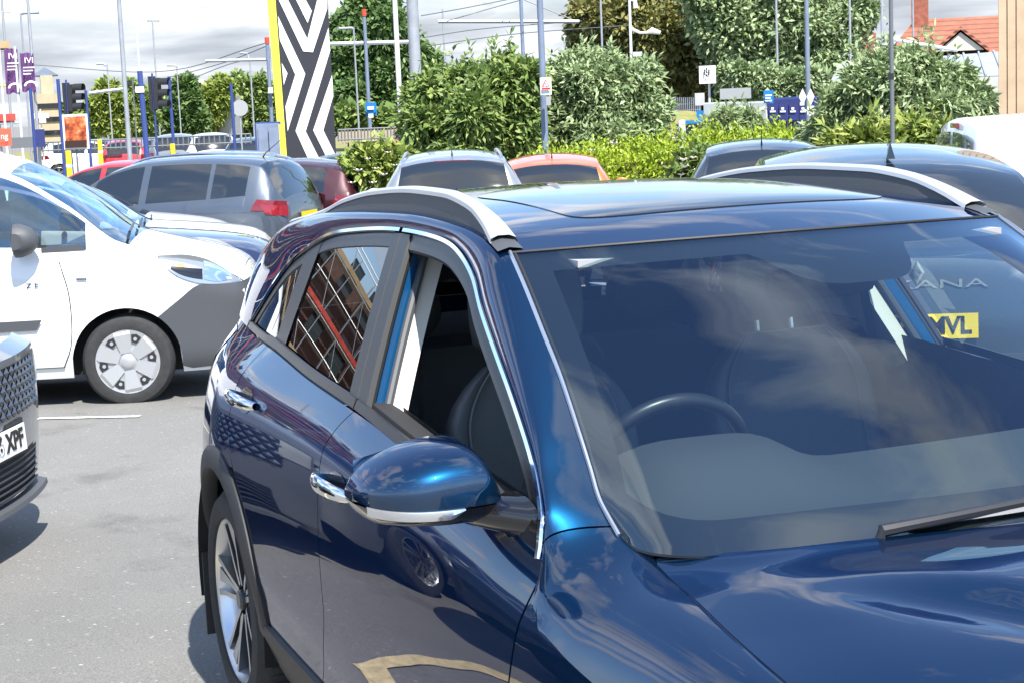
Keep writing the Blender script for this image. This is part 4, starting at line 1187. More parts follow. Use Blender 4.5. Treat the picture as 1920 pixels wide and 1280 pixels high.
# --- white panel van on the left
VH = rad(73)
vloc = place(VH, (1.23, -.90, 0), 245, 757, 12.0)
van = make_car('white_van', 'van', 'white', vloc, VH, 'white panel van with grey bumper and wheel trims, nose pointing right', cat='van', res=1.5, style='hubcap', glass='glass_ws',
    lamps=True)
vb, vpatch = car_info[van.name]
def vsheet(nm, m, bot, top, sg, off, nu=18, nv=8):
    b_, t_ = crs(bot, nu), crs(top, nu)
    rows = [[(q[0], sg*(vb.Y(q[0], q[1])+off), q[1]) for q in [b_[i]+(t_[i]-b_[i])*k/(nv-1) for k in range(nv)]] for i in range(nu)]
    return MB().grid(rows).build(nm, m, van)
for sg in (-1, 1):
    lft = [np.array((vb.xf+vb.ra*math.cos(rad(q)), vb.R+vb.ra*math.sin(rad(q)))) for q in np.linspace(-8, 53, 14)]
    G2 = coons(poly([lft[0], (1.66, .24), (1.90, .25), (2.104, .28)], 24), crs([lft[-1], (1.60, .72), (1.74, .815), (1.86, .808), (2.02, .812), (2.104, .84)], 24), lft, poly([(2.104, .28), (2.104, .84)], 14))
    MB().grid([[(q[0], sg*(vb.Y(q[0], q[1])+.005), q[1]) for q in r] for r in G2]).build('bumper_corner', M['grey_plastic'], van)
    hl_ = vsheet('headlamp', M['lamp_body'], [(1.475, 1.025), (1.57, .905), (1.73, .83), (1.87, .812), (2.02, .815)], [(1.475, 1.03), (1.67, 1.022), (1.82, .975), (1.93, .90), (2.02, .82)], sg, .008, 20, 8)
    vsheet('headlamp_bezel', M['gloss_black'], [(1.56, .935), (1.62, .895), (1.70, .865), (1.77, .85)], [(1.56, .955), (1.62, .945), (1.70, .93), (1.77, .92)], sg, .011, 8, 4)
    vsheet('lamp_bowl', M['chrome'], [(1.78, .85), (1.86, .83), (1.96, .835)], [(1.78, .975), (1.86, .94), (1.96, .875)], sg, .012, 8, 4)
    vpatch('indicator_bulb', M['lamp_amber'], [(1.60, .945), (1.65, .94), (1.65, .965), (1.60, .97)], sg, .014)
    vpatch('side_moulding', M['grey_plastic'], [(-1.7, .555), (.64, .565), (.68, .635), (-1.7, .625)], sg, .018)
    vpatch('side_repeater', M['lamp_clear'], [(.93, .895), (1.0, .892), (1.0, .925), (.93, .925)], sg, .012)
    vsheet('mirror_corner_panel', M['grey_plastic'], [(.70, 1.085), (1.0, 1.09)], [(.70, 1.12), (.96, 1.13)], sg, .004, 4, 3)
# door shut lines
    pts = [(.80, .30), (.86, .45), (.87, .8), (.82, 1.02), (.70, 1.22)]
    MB().tube([(x, sg*(vb.Y(x, z)+.001 if z < vb.zb(x) else vb.section(x)[12][0]+.02), z) for x, z in [tuple(p) for p in crs(pts[:4], 16)]], .004, 5).build('door_gap', M['seal'], van)
    vpatch('door_handle', M['grey_plastic'], [(-.20, .88), (-.03, .88), (-.03, .925), (-.20, .925)], sg, .02)
text_mesh('Z.E.', .05, 'door_badge', M['navy'], van, (.64, -(vb.Y(.64, .86)+.006), .87), (1, 0, 0), (0, 0, 1), width=.095)
rows = [[(2.105+.05*(1-(y/.57)**2)+.006, y, z) for z in (.28, .4, .55, .70, .82)] for y in np.linspace(-.565, .565, 17)]
MB().grid(rows).build('front_bumper', M['grey_plastic'], van)
rows = [[(2.105+.05*(1-(y/.57)**2)+.012, y, z) for z in (.62, .70, .79)] for y in np.linspace(-.5, .5, 15)]
MB().grid(rows).build('grille', M['gloss_black'], van)
for sg in (-1, 1):
    MB().tube([(x, sg*(vb.section(x)[NLOW+1][0]+.001), vb.section(x)[NLOW+1][1]+.001) for x in np.linspace(1.36, 2.03, 18)], .0035, 5).build('bonnet_gap', M['seal'], van)
    MB().tube([(x, sg*(vb.Y(x, .30)+.001), .30) for x in np.linspace(-.9, .80, 14)], .0035, 5).build('sill_gap', M['seal'], van)
MB().tube([(2.03, y, vb.T(2.03)-.045*(abs(y)/.6)**2) for y in np.linspace(-.6, .6, 9)], .0035, 5).build('bonnet_front_gap', M['seal'], van)
# cabin seen through the glass
MB().box((0.1, 0, .78), (1.6, 1.45, .5)).build('cabin_floor', M['interior'], van)
MB().box((1.02, 0, 1.07), (.42, 1.5, .10)).build('dashboard', M['grey_plastic'], van)
for y in (-.40, .40):
    MB().box((-.15, y, 1.22), (.14, .46, .55)).build('seat_back', M['interior'], van)
    MB().box((-.19, y, 1.58), (.09, .26, .18)).build('headrest', M['interior'], van)
MB().box((-.42, 0, 1.35), (.03, 1.5, .95)).build('bulkhead', M['interior'], van)
# wipers and aerial
for y0, y1 in ((-.10, .45), (-.62, -.05)):
    MB().tube([(1.27, y0, 1.185), (1.23, y1, 1.215)], .010, 6).build('wiper', M['satin_black'], van)
MB().tube([(.30, .15, 1.74), (.16, .15, 1.80), (.02, .15, 1.97)], [.02, .006, .003], 6).build('roof_aerial', M['satin_black'], van)

# --- the rest of that row
def along(base, dx, dperp, h):
    p = np.array(base[:2])+dx*np.array((math.cos(h), math.sin(h)))+dperp*np.array((-math.sin(h), math.cos(h)))
    return np.array((p[0], p[1], ground_z(*p)))
navy = make_car('navy_car', 'suv', 'navy', along(vloc, -.05, 2.35, VH), VH, 'dark navy car squeezed between white van and white car, bonnet showing', 'cars parked in the near left row', glass='glass_ws')
whitec = make_car('white_crossover', 'suv', 'white2', along(vloc, -.22, 4.65, VH), VH, 'white crossover with long bonnet parked behind the navy car', 'cars parked in the near left row', glass='glass_ws')
for c, spx in ((navy, .5), (whitec, .5)):
    MB().box((0, 0, .75), (2.6, 1.3, .4)).build('cabin_floor', M['interior'], c)
    MB().box((.72, 0, .98), (.45, 1.35, .10)).build('dashboard', M['grey_plastic'], c)
    for y in (-.36, .36): MB().box((-.25, y, 1.12), (.14, .46, .50)).build('seat_back', M['interior'], c)
    for y0, y1 in ((-.05, .5), (-.6, -.05)):
        bb = car_info[c.name][0]; MB().tube([(bb.ws[0]+.01, y0, bb.T(bb.ws[0])+.01), (bb.ws[0]-.05, y1, bb.T(bb.ws[0]-.05)+.01)], .010, 6).build('wiper', M['satin_black'], c)
GH = rad(232)
gsuv = make_car('grey_suv', 'suv', 'bluegrey', place(GH, (-2.05, .85, .98), 505, 388, 22.0), GH, 'blue-grey SUV with red tail lamp and yellow plate, tail to the right', 'cars parked in the second left row', aerial=(-1.62, .8), rear_txt='')
gb, gpatch = car_info[gsuv.name]
gpatch('tail_lamp', M['lamp_red'], [(-2.00, .90), (-2.215, .86), (-2.215, .99), (-1.92, 1.03)], 1, .012)
mar = make_car('maroon_car', 'hatch', 'maroon', along(gsuv.location, -.25, -2.5, GH), GH, 'dark maroon hatchback tail peeking out beyond the blue-grey SUV', 'cars parked in the second left row', rear_txt='')
blk = make_car('black_suv', 'suv', 'black', place(GH, (0, 0, 1.6), 300, 281, 25.5), GH, 'black SUV with silver roof rail, only its roof showing behind the blue-grey SUV', 'cars parked in the second left row', rails='satin_chrome')
make_car('red_car', 'hatch', 'red', place(GH, (0, 0, 1.49), 196, 287, 29), GH, 'red car whose roof shows left of the black SUV', 'cars parked in the second left row', res=.6)
make_car('white_hatchback', 'hatch', 'white', place(VH, (0, 0, 1.49), 118, 298, 21), VH, 'white hatchback roof showing over the white van roof, beside the brown car', 'cars parked in the near left row', res=.6)
make_car('brown_car', 'hatch', 'brown', place(VH, (0, 0, 1.49), 56, 284, 25), VH, 'brown car roof just showing above the white van at far left', 'cars parked in the near left row', res=.6)
make_car('dark_hatchback', 'hatch', 'darkblue', along(mar.location, -.2, -2.6, GH), GH, 'dark hatchback low beside the striped totem, beyond the maroon car', 'cars parked in the second left row', res=.7)

# --- grey car whose nose enters at the left edge
NH = rad(62)
gc = make_car('grey_crossover', 'suv_low', 'grey', place(NH, (2.38, .26, .49), 49, 842, 7.3), NH, 'grey crossover nose with patterned grille and white plate at the left edge', res=1.3, clad=True)
cb, cpatch = car_info[gc.name]
def nose_x(y, z): return 2.225+.125*(1-(abs(y)/.78)**2.2)+.03*math.sin(PI*min(max((z-.2)/.75, 0), 1))-.012
rows = [[(nose_x(y, z)-(.08 if z > .84 else 0)-(.05 if z < .25 else 0), y, z) for z in (.20, .26, .34, .46, .58, .68, .76, .82, .86)] for y in np.linspace(-.78, .78, 27)]
MB().grid(rows).build('front_fascia', M['grey'], gc)
plate(gc, 'CZ26 XPF', (nose_x(0, .5)+.014, 0, .49), (0, 1, 0), (-1, 0, 0), False)
MB().box((nose_x(0, .5)-.01, 0, .49), (.02, .56, .15)).build('plate_holder', M['plastic'], gc)
for sg in (-1, 1):
    MB().grid([[(nose_x(y, z)+.006, sg*y, z) for z in (.66, .73, .80)] for y in np.linspace(.60, .77, 6)]).build('headlamp', M['lamp_clear'], gc)
gr = MB().grid([[(nose_x(y, z)+.004, y, z) for z in np.linspace(.58, .79, 5)] for y in np.linspace(-.62, .62, 17)]).build('grille', M['gloss_black'], gc)
fac = MB(); fac.add([(0, -.03, 0), (.012, 0, .0), (0, .03, 0), (0, 0, .022), (0, 0, -.022)], [(0, 1, 3), (1, 2, 3), (0, 4, 1), (1, 4, 2)])
fo_ = fac.build('grille_facet', M['bluegrey'], gr, smooth=False)
first = True
for r_ in range(6):
    for q in range(19):
        y = -.59+.0655*q+(.0327 if r_ % 2 else 0); z = .60+.034*r_
        if abs(y) > .60: continue
        o = fo_ if first else link(fo_.copy(), gr)
        first = False; o.location = (nose_x(y, z)+.006, y, z); o.rotation_euler = (0, 0, math.atan(.125*2.2*(abs(y)/.78)**1.2/.78)*(1 if y > 0 else -1))
lg = MB().grid([[(nose_x(y, z)+.006, y, z) for z in (.25, .32, .41)] for y in np.linspace(-.55, .55, 15)]).build('lower_grille', M['undertray'], gc)
for k in range(6):
    MB().tube([(nose_x(y, .3)+.012, y, .262+.026*k) for y in np.linspace(-.54, .54, 13)], .006, 5).build('grille_slat', M['plastic'], lg)
rows = [[(nose_x(y, .2)+o, y, z) for o, z in ((.0, .235), (.05, .225), (.055, .205), (.0, .19))] for y in np.linspace(-.66, .66, 19)]
MB().grid(rows).build('splitter_lip', M['grey_plastic'], gc)

# --- behind the blue car
silv = make_car('silver_suv', 'suv', 'silver', place(rad(160), (-1.9, 0, 1.50), 848, 300, 19.3), rad(160), 'silver SUV seen from behind, left of the orange car', 'cars parked nose-in along the hedge', rails='satin_chrome', aerial=(-1.6, .3))
MB().box((-1.83, 0, 1.545), (.03, .40, .02)).build('brake_light', M['lamp_red'], silv)
orng = make_car('orange_hatchback', 'hatch', 'orange', place(rad(157), (-1.65, 0, 1.38), 1035, 300, 21.5), rad(157), 'bright orange hatchback seen from behind in front of the hedge', 'cars parked nose-in along the hedge', aerial=(-1.35, .6))
dkb = make_car('slate_suv', 'suv', 'darkblue', place(rad(152), (-1.9, 0, 1.56), 1430, 275, 18.5), rad(152), 'dark slate SUV rear standing before the hedge, right of centre', 'cars parked nose-in along the hedge', aerial=(-1.6, .3))
arkh = rad(153)
ark = make_car('coupe_suv', 'coupe', 'slate', place(arkh, (-2.285, 0, .80), 1722, 601, 7.8), arkh, 'slate coupe SUV right behind the blue crossover with yellow rear plate', res=1.4, rear_txt='GY22 MVL', clad=True)
ab, apatch = car_info[ark.name]
text_mesh('ARKANA', .055, 'tailgate_lettering', M['chrome'], ark, (-2.2665, 0, .985), (0, -1, 0), (0, 0, 1), width=.62)
MB().box((-2.273, -.52, .90), (.006, .10, .022)).build('tailgate_badge', M['chrome'], ark)
mbd = MB()
P_ = [(.045*math.cos(a)*.75, .055*math.sin(a)) for a in np.linspace(PI/2, 2*PI+PI/2, 5)[:-1]]
Q_ = [(.6*a, .6*c) for a, c in P_]
mbd.add([(-2.262, a, 1.04+c) for a, c in P_]+[(-2.264, a, 1.04+c) for a, c in Q_], [(k, (k+1) % 4, 4+(k+1) % 4, 4+k) for k in range(4)])
mbd.build('diamond_emblem', M['chrome'], ark, smooth=False)
MB().box((-2.26, 0, .62), (.07, 1.25, .10)).build('bumper_trim', M['grey_plastic'], ark)
MB().box((-2.27, 0, .50), (.06, 1.0, .03)).build('skid_bar', M['satin_chrome'], ark)
fin = MB(); x0 = -1.22
fin.add([(x0, 0, 1.525), (x0-.17, -.022, 1.515), (x0-.17, .022, 1.515), (x0-.16, 0, 1.60), (x0-.10, 0, 1.595)], [(0, 1, 3, 4), (0, 4, 3, 2), (1, 2, 3), (0, 2, 1)])
fin.build('shark_fin_aerial', M['gloss_black'], ark, smooth=False)

WH = rad(64)
wv = make_car('white_delivery_van', 'van', 'white', place(WH, (-2.06, -.86, 1.4), 1806, 305, 11.2), WH, 'white panel van with split rear windows at the right edge', cat='van', res=1.2, style='hubcap')
SPECS['van']['wins'] = [(.95, -.05)]
wb_, wpatch = car_info[wv.name]; wv.scale = (.955, .955, .955)
xr_ = pc([.9, 1.05, 1.25, 1.72, 1.785], [-2.095, -2.085, -2.078, -2.052, -2.0])
for s_ in (-1, 1):
    MB().grid([[(xr_(z)-.014, s_*y, z-.05*(y/.66)**3) for z in (1.12, 1.3, 1.48, 1.69)] for y in (.04, .25, .45, .68)]).build('rear_door_window', M['glass_lit_through'], wv)
MB().box((-2.05, 0, 1.735), (.03, .18, .035)).build('brake_light', M['lamp_dark'], wv)
MB().tube([(-2.108, 0, .4), (-2.085, 0, 1.05), (-2.068, 0, 1.25), (-2.03, 0, 1.66)], .006, 5).build('door_gap', M['seal'], wv)

# --- traffic on the far road
for nm, sp, pn, u, v, d, h, lab in (
    ('red_car', 'hatch', 'red', 231, 257, 62, 165, 'red hatchback driving away on the far road behind the grey lamp post'),
    ('grey_car', 'suv', 'grey', 325, 247, 58, 165, 'grey SUV driving away on the far road behind a blue pole'),
    ('white_car', 'suv', 'white', 398, 251, 56, 172, 'white SUV driving away on the far road near the round road sign'),
    ('silver_car', 'hatch', 'silver', 283, 257, 64, 165, 'pale hatchback between the red and grey cars on the far road'),
    ('white_car', 'hatch', 'white', 94, 259, 66, 80, 'white car crossing behind the blue fence at far left'),
    ('dark_car', 'hatch', 'darkblue', 175, 259, 66, 165, 'dark car on the far road right of the poster'),
    ('dark_car', 'hatch', 'darkblue', 466, 262, 52, 165, 'dark blue car beside the blue cabinet on the far road'),
    ('red_car', 'hatch', 'red', 735, 236, 66, 70, 'red car passing behind the railing right of the totem')):
    make_car(nm, sp, pn, place(rad(h), (-1.6, 0, SPECS[sp]['top'][10][1]), u, v, d), rad(h), lab, 'cars on the far road', res=.5, mirrors=False)
lorry = empty('lorry', place(rad(163), (-4, 0, 3.5), 417, 210, 118), rad(163), 'lorry with plain grey box body on the far road', 'lorry')
MB().box((-.5, 0, 2.25), (7.0, 2.5, 2.6)).build('cargo_box', M['silver'], lorry, smooth=False)
MB().box((3.9, 0, 1.75), (1.7, 2.3, 2.2)).build('cab', M['white'], lorry, smooth=False)
MB().box((0, 0, .75), (8.6, 1.9, .3)).build('chassis', M['steel'], lorry, smooth=False)
for x in (-3, 3.6):
    for s_ in (-1, 1): wheel_simple(lorry, (x, s_*1.1, .5), .5, s_, 'alloy', .5)
mpv = make_car('silver_van', 'van', 'silver', place(rad(250), (1.0, 0, 1.3), 745, 243, 40), rad(250), 'silver van half hidden by the big bush beside the white pole', cat='van', res=.6)

make_car('added_black_car', 'suv', 'black', along(gc.location, -.1, -2.45, NH), NH, 'black SUV left of the grey crossover, added out of view for the blue door to mirror', res=.8)  # out-of-view car added to darken the reflection in the blue door
# ------------------------------------------------------------------ street, planting and buildings beyond
M['pole_blue'] = mat('blue_pole_paint', (0.030, 0.055, 0.20), .45)
M['pole_grey'] = mat('galvanised_steel', (0.33, 0.35, 0.38), .5, metal=.3, var=.15, vscale=3)
M['pole_bluegrey'] = mat('blue_grey_pole_paint', (0.16, 0.20, 0.28), .5, var=.15, vscale=3)
M['pole_white'] = mat('white_pole_paint', (0.66, 0.67, 0.68), .5)
M['pole_dark'] = mat('dark_grey_pole', (0.12, 0.13, 0.14), .5)
M['sig_black'] = mat('signal_black', (0.016, 0.016, 0.018), .5)
M['sign_white'] = mat('sign_white', (0.72, 0.72, 0.70), .4)
M['sign_blue'] = mat('sign_blue', (0.01, 0.16, 0.42), .4)
M['sign_red'] = mat('sign_red', (0.55, 0.03, 0.02), .4)
M['sign_grey'] = mat('sign_back_grey', (0.30, 0.31, 0.31), .5)
M['yellow'] = mat('signal_yellow', (0.80, 0.62, 0.02), .5)
M['purple'] = mat('purple_banner', (0.115, 0.045, 0.15), .8, var=.35, vscale=2)
M['concrete'] = mat('pale_concrete', (0.42, 0.42, 0.41), .85, var=.12, vscale=2)
M['brick'] = mat('red_brick', (0.28, 0.095, 0.06), .85, var=.3, vscale=6)
M['brick_dark'] = mat('dark_brickwork', (0.10, 0.055, 0.045), .85, var=.4, vscale=3)
M['render'] = mat('cream_render', (0.60, 0.55, 0.44), .85, var=.1, vscale=1.5)
M['sand'] = mat('sandstone', (0.42, 0.34, 0.23), .85, var=.15, vscale=1)
M['wood'] = mat('tan_timber_cladding', (0.50, 0.36, 0.23), .6, var=.12, vscale=3)
M['board'] = mat('scaffold_board', (0.36, 0.25, 0.13), .8, var=.25, vscale=3)
M['tubing'] = mat('scaffold_tube', (0.42, 0.43, 0.44), .45, metal=.6)
M['netting'] = mat('red_netting', (0.45, 0.05, 0.035), .8, var=.3, vscale=5)
M['roofgrey'] = mat('grey_roof_sheet', (0.30, 0.33, 0.36), .5, var=.08, vscale=1)
M['window_dark'] = mat('dark_window', (0.015, 0.018, 0.022), .05, coat=.8)
M['navy_panel'] = mat('navy_panel', (0.025, 0.032, 0.13), .4, var=.1)
M['bark'] = mat('bark', (0.10, 0.075, 0.05), .9, var=.3, vscale=6, bump=.5, bscale=20)
M['road_far'] = mat('far_road_asphalt', (0.12, 0.12, 0.12), .85, var=.15, vscale=.3)
M['pavement'] = mat('pavement_slabs', (0.30, 0.26, 0.22), .85, var=.15, vscale=.6)
M['red_cap'] = mat('red_band', (0.55, 0.06, 0.03), .5)
def tile_roof():
    m, nt, o = nmat('red_clay_tiles'); b = nt.nodes.new('ShaderNodeBsdfPrincipled'); b.inputs['Roughness'].default_value = .8
    t = nt.nodes.new('ShaderNodeTexCoord'); w = nt.nodes.new('ShaderNodeTexWave'); w.bands_direction = 'Z'; w.inputs['Scale'].default_value = 1.6; w.inputs['Distortion'].default_value = .3
    lnk(nt, t.outputs['Object'], w.inputs['Vector'])
    n = noise_node(nt, 2.2, 5, .7)
    r = ramp_node(nt, n.outputs[0], [(.3, (.22, .075, .042)), (.7, (.34, .13, .078))])
    r2 = ramp_node(nt, w.outputs['Fac'], [(.0, (.55, .55, .55)), (.25, (1, 1, 1))])
    mx = nt.nodes.new('ShaderNodeMixRGB'); mx.blend_type = 'MULTIPLY'; mx.inputs[0].default_value = 1
    lnk(nt, r.outputs[0], mx.inputs[1]); lnk(nt, r2.outputs[0], mx.inputs[2]); lnk(nt, mx.outputs[0], b.inputs['Base Color'])
    bp = nt.nodes.new('ShaderNodeBump'); bp.inputs['Strength'].default_value = .6; bp.inputs['Distance'].default_value = .05
    lnk(nt, w.outputs['Fac'], bp.inputs['Height']); lnk(nt, bp.outputs[0], b.inputs['Normal']); lnk(nt, b.outputs[0], o.inputs[0]); return m
M['tiles'] = tile_roof()
def leaf_mat(name, c0, c1, c2, trans=.18, hue_noise=1.2):
    m, nt, o = nmat(name)
    g_ = nt.nodes.new('ShaderNodeNewGeometry'); n = noise_node(nt, hue_noise, 3, .6)
    mx = nt.nodes.new('ShaderNodeMath'); mx.operation = 'MULTIPLY_ADD'; lnk(nt, g_.outputs['Random Per Island'], mx.inputs[0]); mx.inputs[1].default_value = .55
    m2 = nt.nodes.new('ShaderNodeMath'); m2.operation = 'MULTIPLY'; lnk(nt, n.outputs[0], m2.inputs[0]); m2.inputs[1].default_value = .45
    lnk(nt, m2.outputs[0], mx.inputs[2])
    r = ramp_node(nt, mx.outputs[0], [(.12, c0), (.48, c1), (.85, c2)])
    b = nt.nodes.new('ShaderNodeBsdfPrincipled'); b.inputs['Roughness'].default_value = .5; b.inputs['Specular IOR Level'].default_value = .35
    t = nt.nodes.new('ShaderNodeBsdfTranslucent'); s = nt.nodes.new('ShaderNodeMixShader'); s.inputs[0].default_value = trans
    lnk(nt, r.outputs[0], b.inputs['Base Color']); lnk(nt, r.outputs[0], t.inputs[0])
    lnk(nt, b.outputs[0], s.inputs[1]); lnk(nt, t.outputs[0], s.inputs[2]); lnk(nt, s.outputs[0], o.inputs[0]); return m
M['leaf_green'] = leaf_mat('leaf_green', (.055, .105, .022), (.15, .225, .055), (.31, .38, .12))
M['leaf_dark'] = leaf_mat('leaf_dark', (.034, .078, .022), (.088, .160, .045), (.20, .28, .09))
M['leaf_silver'] = leaf_mat('leaf_silver', (.09, .145, .055), (.225, .30, .13), (.43, .50, .28))
M['leaf_bronze'] = leaf_mat('leaf_bronze', (0.068, 0.081, 0.024), (0.176, 0.182, 0.054), (0.338, 0.297, 0.095))
M['leaf_lime'] = leaf_mat('leaf_lime', (0.084, 0.144, 0.010), (0.240, 0.336, 0.019), (0.432, 0.504, 0.048))
M['leaf_yellow'] = leaf_mat('leaf_yellow', (.075, .125, .024), (.20, .265, .05), (.39, .42, .11))
M['petal'] = mat('white_petal', (.78, .74, .66), .6)
M['grass'] = mat('dry_grass', (.20, .19, .06), .9, var=.3, vscale=2)

def leaves(blobs, n, ln, wd, seed, droop=.3, shell=.55, shoots=0, shoot_len=.6, up=.3):
    """leaf blades (one rhombus each) spread through a set of ellipsoids: arrays of vertices and quads"""
    r = np.random.default_rng(seed)
    vol = np.array([b[3]*b[4]*b[5] for b in blobs])**(2/3); pick = r.choice(len(blobs), n, p=vol/vol.sum())
    B = np.array(blobs)[pick]
    d = r.normal(size=(n, 3)); d /= np.linalg.norm(d, axis=1)[:, None]
    rad_ = (shell+(1-shell)*r.random(n)**.6)*(1+.10*r.normal(size=n))
    # lumpy outline
    lump = 1+.13*np.sin(5.1*d[:, 0]+pick*1.7)*np.sin(4.3*d[:, 1]+pick)+.10*np.sin(9*d[:, 2]+3*d[:, 0]+pick*2.3)
    P = B[:, :3]+d*B[:, 3:6]*(rad_*lump)[:, None]
    ax = d*.6+r.normal(size=(n, 3))*.75; ax[:, 2] += up-droop
    if shoots:
        sp, sa = [], []
        for k in range(shoots):
            b = blobs[r.choice(len(blobs), p=vol/vol.sum())]; dd = r.normal(size=3); dd[2] = abs(dd[2])*1.6+.35; dd /= np.linalg.norm(dd)
            base = np.array(b[:3])+dd*np.array(b[3:6])*.9; dr = dd*.55+np.array((0, 0, .8))+r.normal(size=3)*.22; dr /= np.linalg.norm(dr)
            L_ = shoot_len*(.5+.8*r.random())
            for q in range(16):
                t = q/15; sp.append(base+dr*L_*t+np.array((0, 0, -.10*t*t*L_))); a_ = r.normal(size=3); a_ /= np.linalg.norm(a_); sa.append(a_*.9+dr*.6*(1 if t < .8 else 2)-np.array((0, 0, .25)))
        P = np.vstack([P, sp]); ax = np.vstack([ax, sa]); n = len(P)
    ax /= np.linalg.norm(ax, axis=1)[:, None]
    sd = np.cross(ax, np.array((.35, 0, 1.0))+r.normal(size=(n, 3))*.55); sd /= np.linalg.norm(sd, axis=1)[:, None]
    l = ln*(.6+.8*r.random(n))[:, None]; w = wd*(.7+.6*r.random(n))[:, None]
    V = np.stack([P, P+ax*l*.45+sd*w/2, P+ax*l+np.array((0, 0, -1.0))*l*.12, P+ax*l*.45-sd*w/2], 1).reshape(-1, 3)
    return V
def leaf_obj(name, V, m, parent=None):
    n = len(V)//4; me = bpy.data.meshes.new(name)
    me.vertices.add(len(V)); me.vertices.foreach_set('co', np.ascontiguousarray(V, dtype=np.float32).ravel())
    me.loops.add(4*n); me.loops.foreach_set('vertex_index', np.arange(4*n, dtype=np.int32))
    me.polygons.add(n); me.polygons.foreach_set('loop_start', np.arange(0, 4*n, 4, dtype=np.int32)); me.polygons.foreach_set('loop_total', np.full(n, 4, dtype=np.int32))
    me.update(calc_edges=True); me.materials.append(m)
    return link(bpy.data.objects.new(name, me), parent)
def right_dir(u): 
    a = YAW-math.atan((u-960)/F_PX); return np.array((math.sin(a), -math.cos(a), 0)), np.array((math.cos(a), math.sin(a), 0))
def plant(name, cat, label, blobs_px, d, n, ln, wd, m, seed, group=None, depth=.7, trunk=None, core=True, **kw):
    """blobs_px: (u, v, ru, rv[, dd]) ellipses in the survey view at distance d; made into real ellipsoids"""
    sc = d/F_PX; c0 = at(blobs_px[0][0], blobs_px[0][1], d); gx = np.array((c0[0], c0[1])); gz = ground_z(*gx)
    root = empty(name, (c0[0], c0[1], gz), 0, label, cat, group); org = np.array((c0[0], c0[1], gz))
    bl = []
    for b in blobs_px:
        dd = b[4] if len(b) > 4 else 0.0
        c = at(b[0], b[1], d+dd); rr = b[2]*(d+dd)/F_PX; bl.append((*(c-org), rr*(.85+.15), rr*depth if False else rr, b[3]*(d+dd)/F_PX))
    rb = np.random.default_rng(seed+500); ex = []
    for x, y, z, a, b_, c_ in bl:
        for q in range(5):
            dd = rb.normal(size=3); dd[2] = abs(dd[2])*.9-.15; dd /= np.linalg.norm(dd); k = .26+.22*rb.random(); rr_ = .86+.22*rb.random()
            ex.append((x+dd[0]*a*rr_, y+dd[1]*b_*rr_, z+dd[2]*c_*rr_, a*k, b_*k, c_*k*(.8+.6*rb.random())))
    bl = bl+ex
    if core:
        # shaded inner foliage, coarser, so the crown is not see-through in its middle
        V = np.vstack([leaves([(x, y, z, a*.80, b_*.80, c_*.80) for x, y, z, a, b_, c_ in bl], n//3, ln*1.5, wd*2.0, seed+100, shell=.4), leaves(bl, n, ln, wd, seed, **dict(dict(shell=.78), **kw))])
    else: V = leaves(bl, n, ln, wd, seed, **kw)
    lo = V.reshape(-1, 4, 3)[:, :, 2].min(1) > .02
    V = V.reshape(-1, 4, 3)[lo].reshape(-1, 3)
    leaf_obj('crown', V, m, root)
    hz = max(.4, np.mean([b[2] for b in bl[:len(blobs_px)]])); tr = trunk if trunk else .05
    mb = MB().tube([(0, 0, -.05), (.03, .02, hz*.5), (-.02, .03, hz)], [tr, tr*.8, tr*.45], 8)
    mb.build('trunk', M['bark'], root)
    rr = np.random.default_rng(seed)
    for b in bl[:min(7, len(blobs_px))]:
        t = MB().tube([(0, 0, hz*.45), (b[0]*.5, b[1]*.5, hz*.45+(b[2]-hz*.45)*.6), (b[0], b[1], b[2]+b[5]*.3)], [tr*.6, tr*.4, tr*.15], 6); t.build('limb', M['bark'], root)
    return root

# --- bushes
plant('large_shrub', 'shrub', 'tall green shrub with pointed leaves, left of the pole with the warning sign', [(880, 230, 100, 75), (800, 235, 50, 60), (840, 180, 60, 45), (930, 175, 80, 55), (960, 240, 60, 60), (860, 275, 90, 35), (985, 205, 50, 60, 1)], 32, 24000, .17, .058, M['leaf_green'], 1, 'shrubs along the car park edge', shoots=70, shoot_len=.45, droop=.45)
plant('large_shrub', 'shrub', 'tall olive-green shrub right of the pole with the warning sign', [(1120, 220, 95, 80), (1060, 225, 50, 70), (1110, 155, 65, 55), (1180, 190, 55, 70), (1150, 260, 90, 35), (1070, 160, 40, 60), (1215, 230, 35, 45)], 33, 26000, .155, .050, M['leaf_silver'], 2, 'shrubs along the car park edge', shoots=80, shoot_len=.45, droop=.45)
plant('large_shrub', 'shrub', 'broad pale shrub beside the dark grey post at right', [(1680, 200, 90, 75), (1610, 215, 60, 65), (1760, 205, 70, 60), (1700, 140, 60, 40), (1820, 200, 35, 40), (1560, 250, 45, 35), (1640, 160, 45, 45), (1780, 160, 40, 35)], 25, 28000, .13, .042, M['leaf_silver'], 3, 'shrubs along the car park edge', shoots=90, shoot_len=.40, droop=.5)
plant('low_shrub', 'shrub', 'fresh green leafy base of the pale shrub behind the dark car', [(1740, 275, 70, 35), (1660, 280, 60, 30), (1590, 282, 50, 28)], 22, 4200, .17, .05, M['leaf_yellow'], 4, 'shrubs along the car park edge', shoots=16, shoot_len=.3)
plant('small_shrub', 'shrub', 'small rounded shrub in front of the grey boards by the navy lockers', [(1376, 232, 42, 26), (1360, 245, 36, 18), (1400, 245, 32, 20)], 34, 3200, .15, .035, M['leaf_silver'], 5, 'shrubs along the car park edge', shoots=18, shoot_len=.25)
fl = plant('rose_bush', 'shrub', 'low rose bush with white blooms left of the silver SUV', [(700, 312, 48, 30), (735, 300, 32, 28), (665, 330, 34, 24), (715, 340, 45, 25)], 25, 5200, .13, .06, M['leaf_yellow'], 6, 'shrubs along the car park edge', shoots=10, shoot_len=.25)
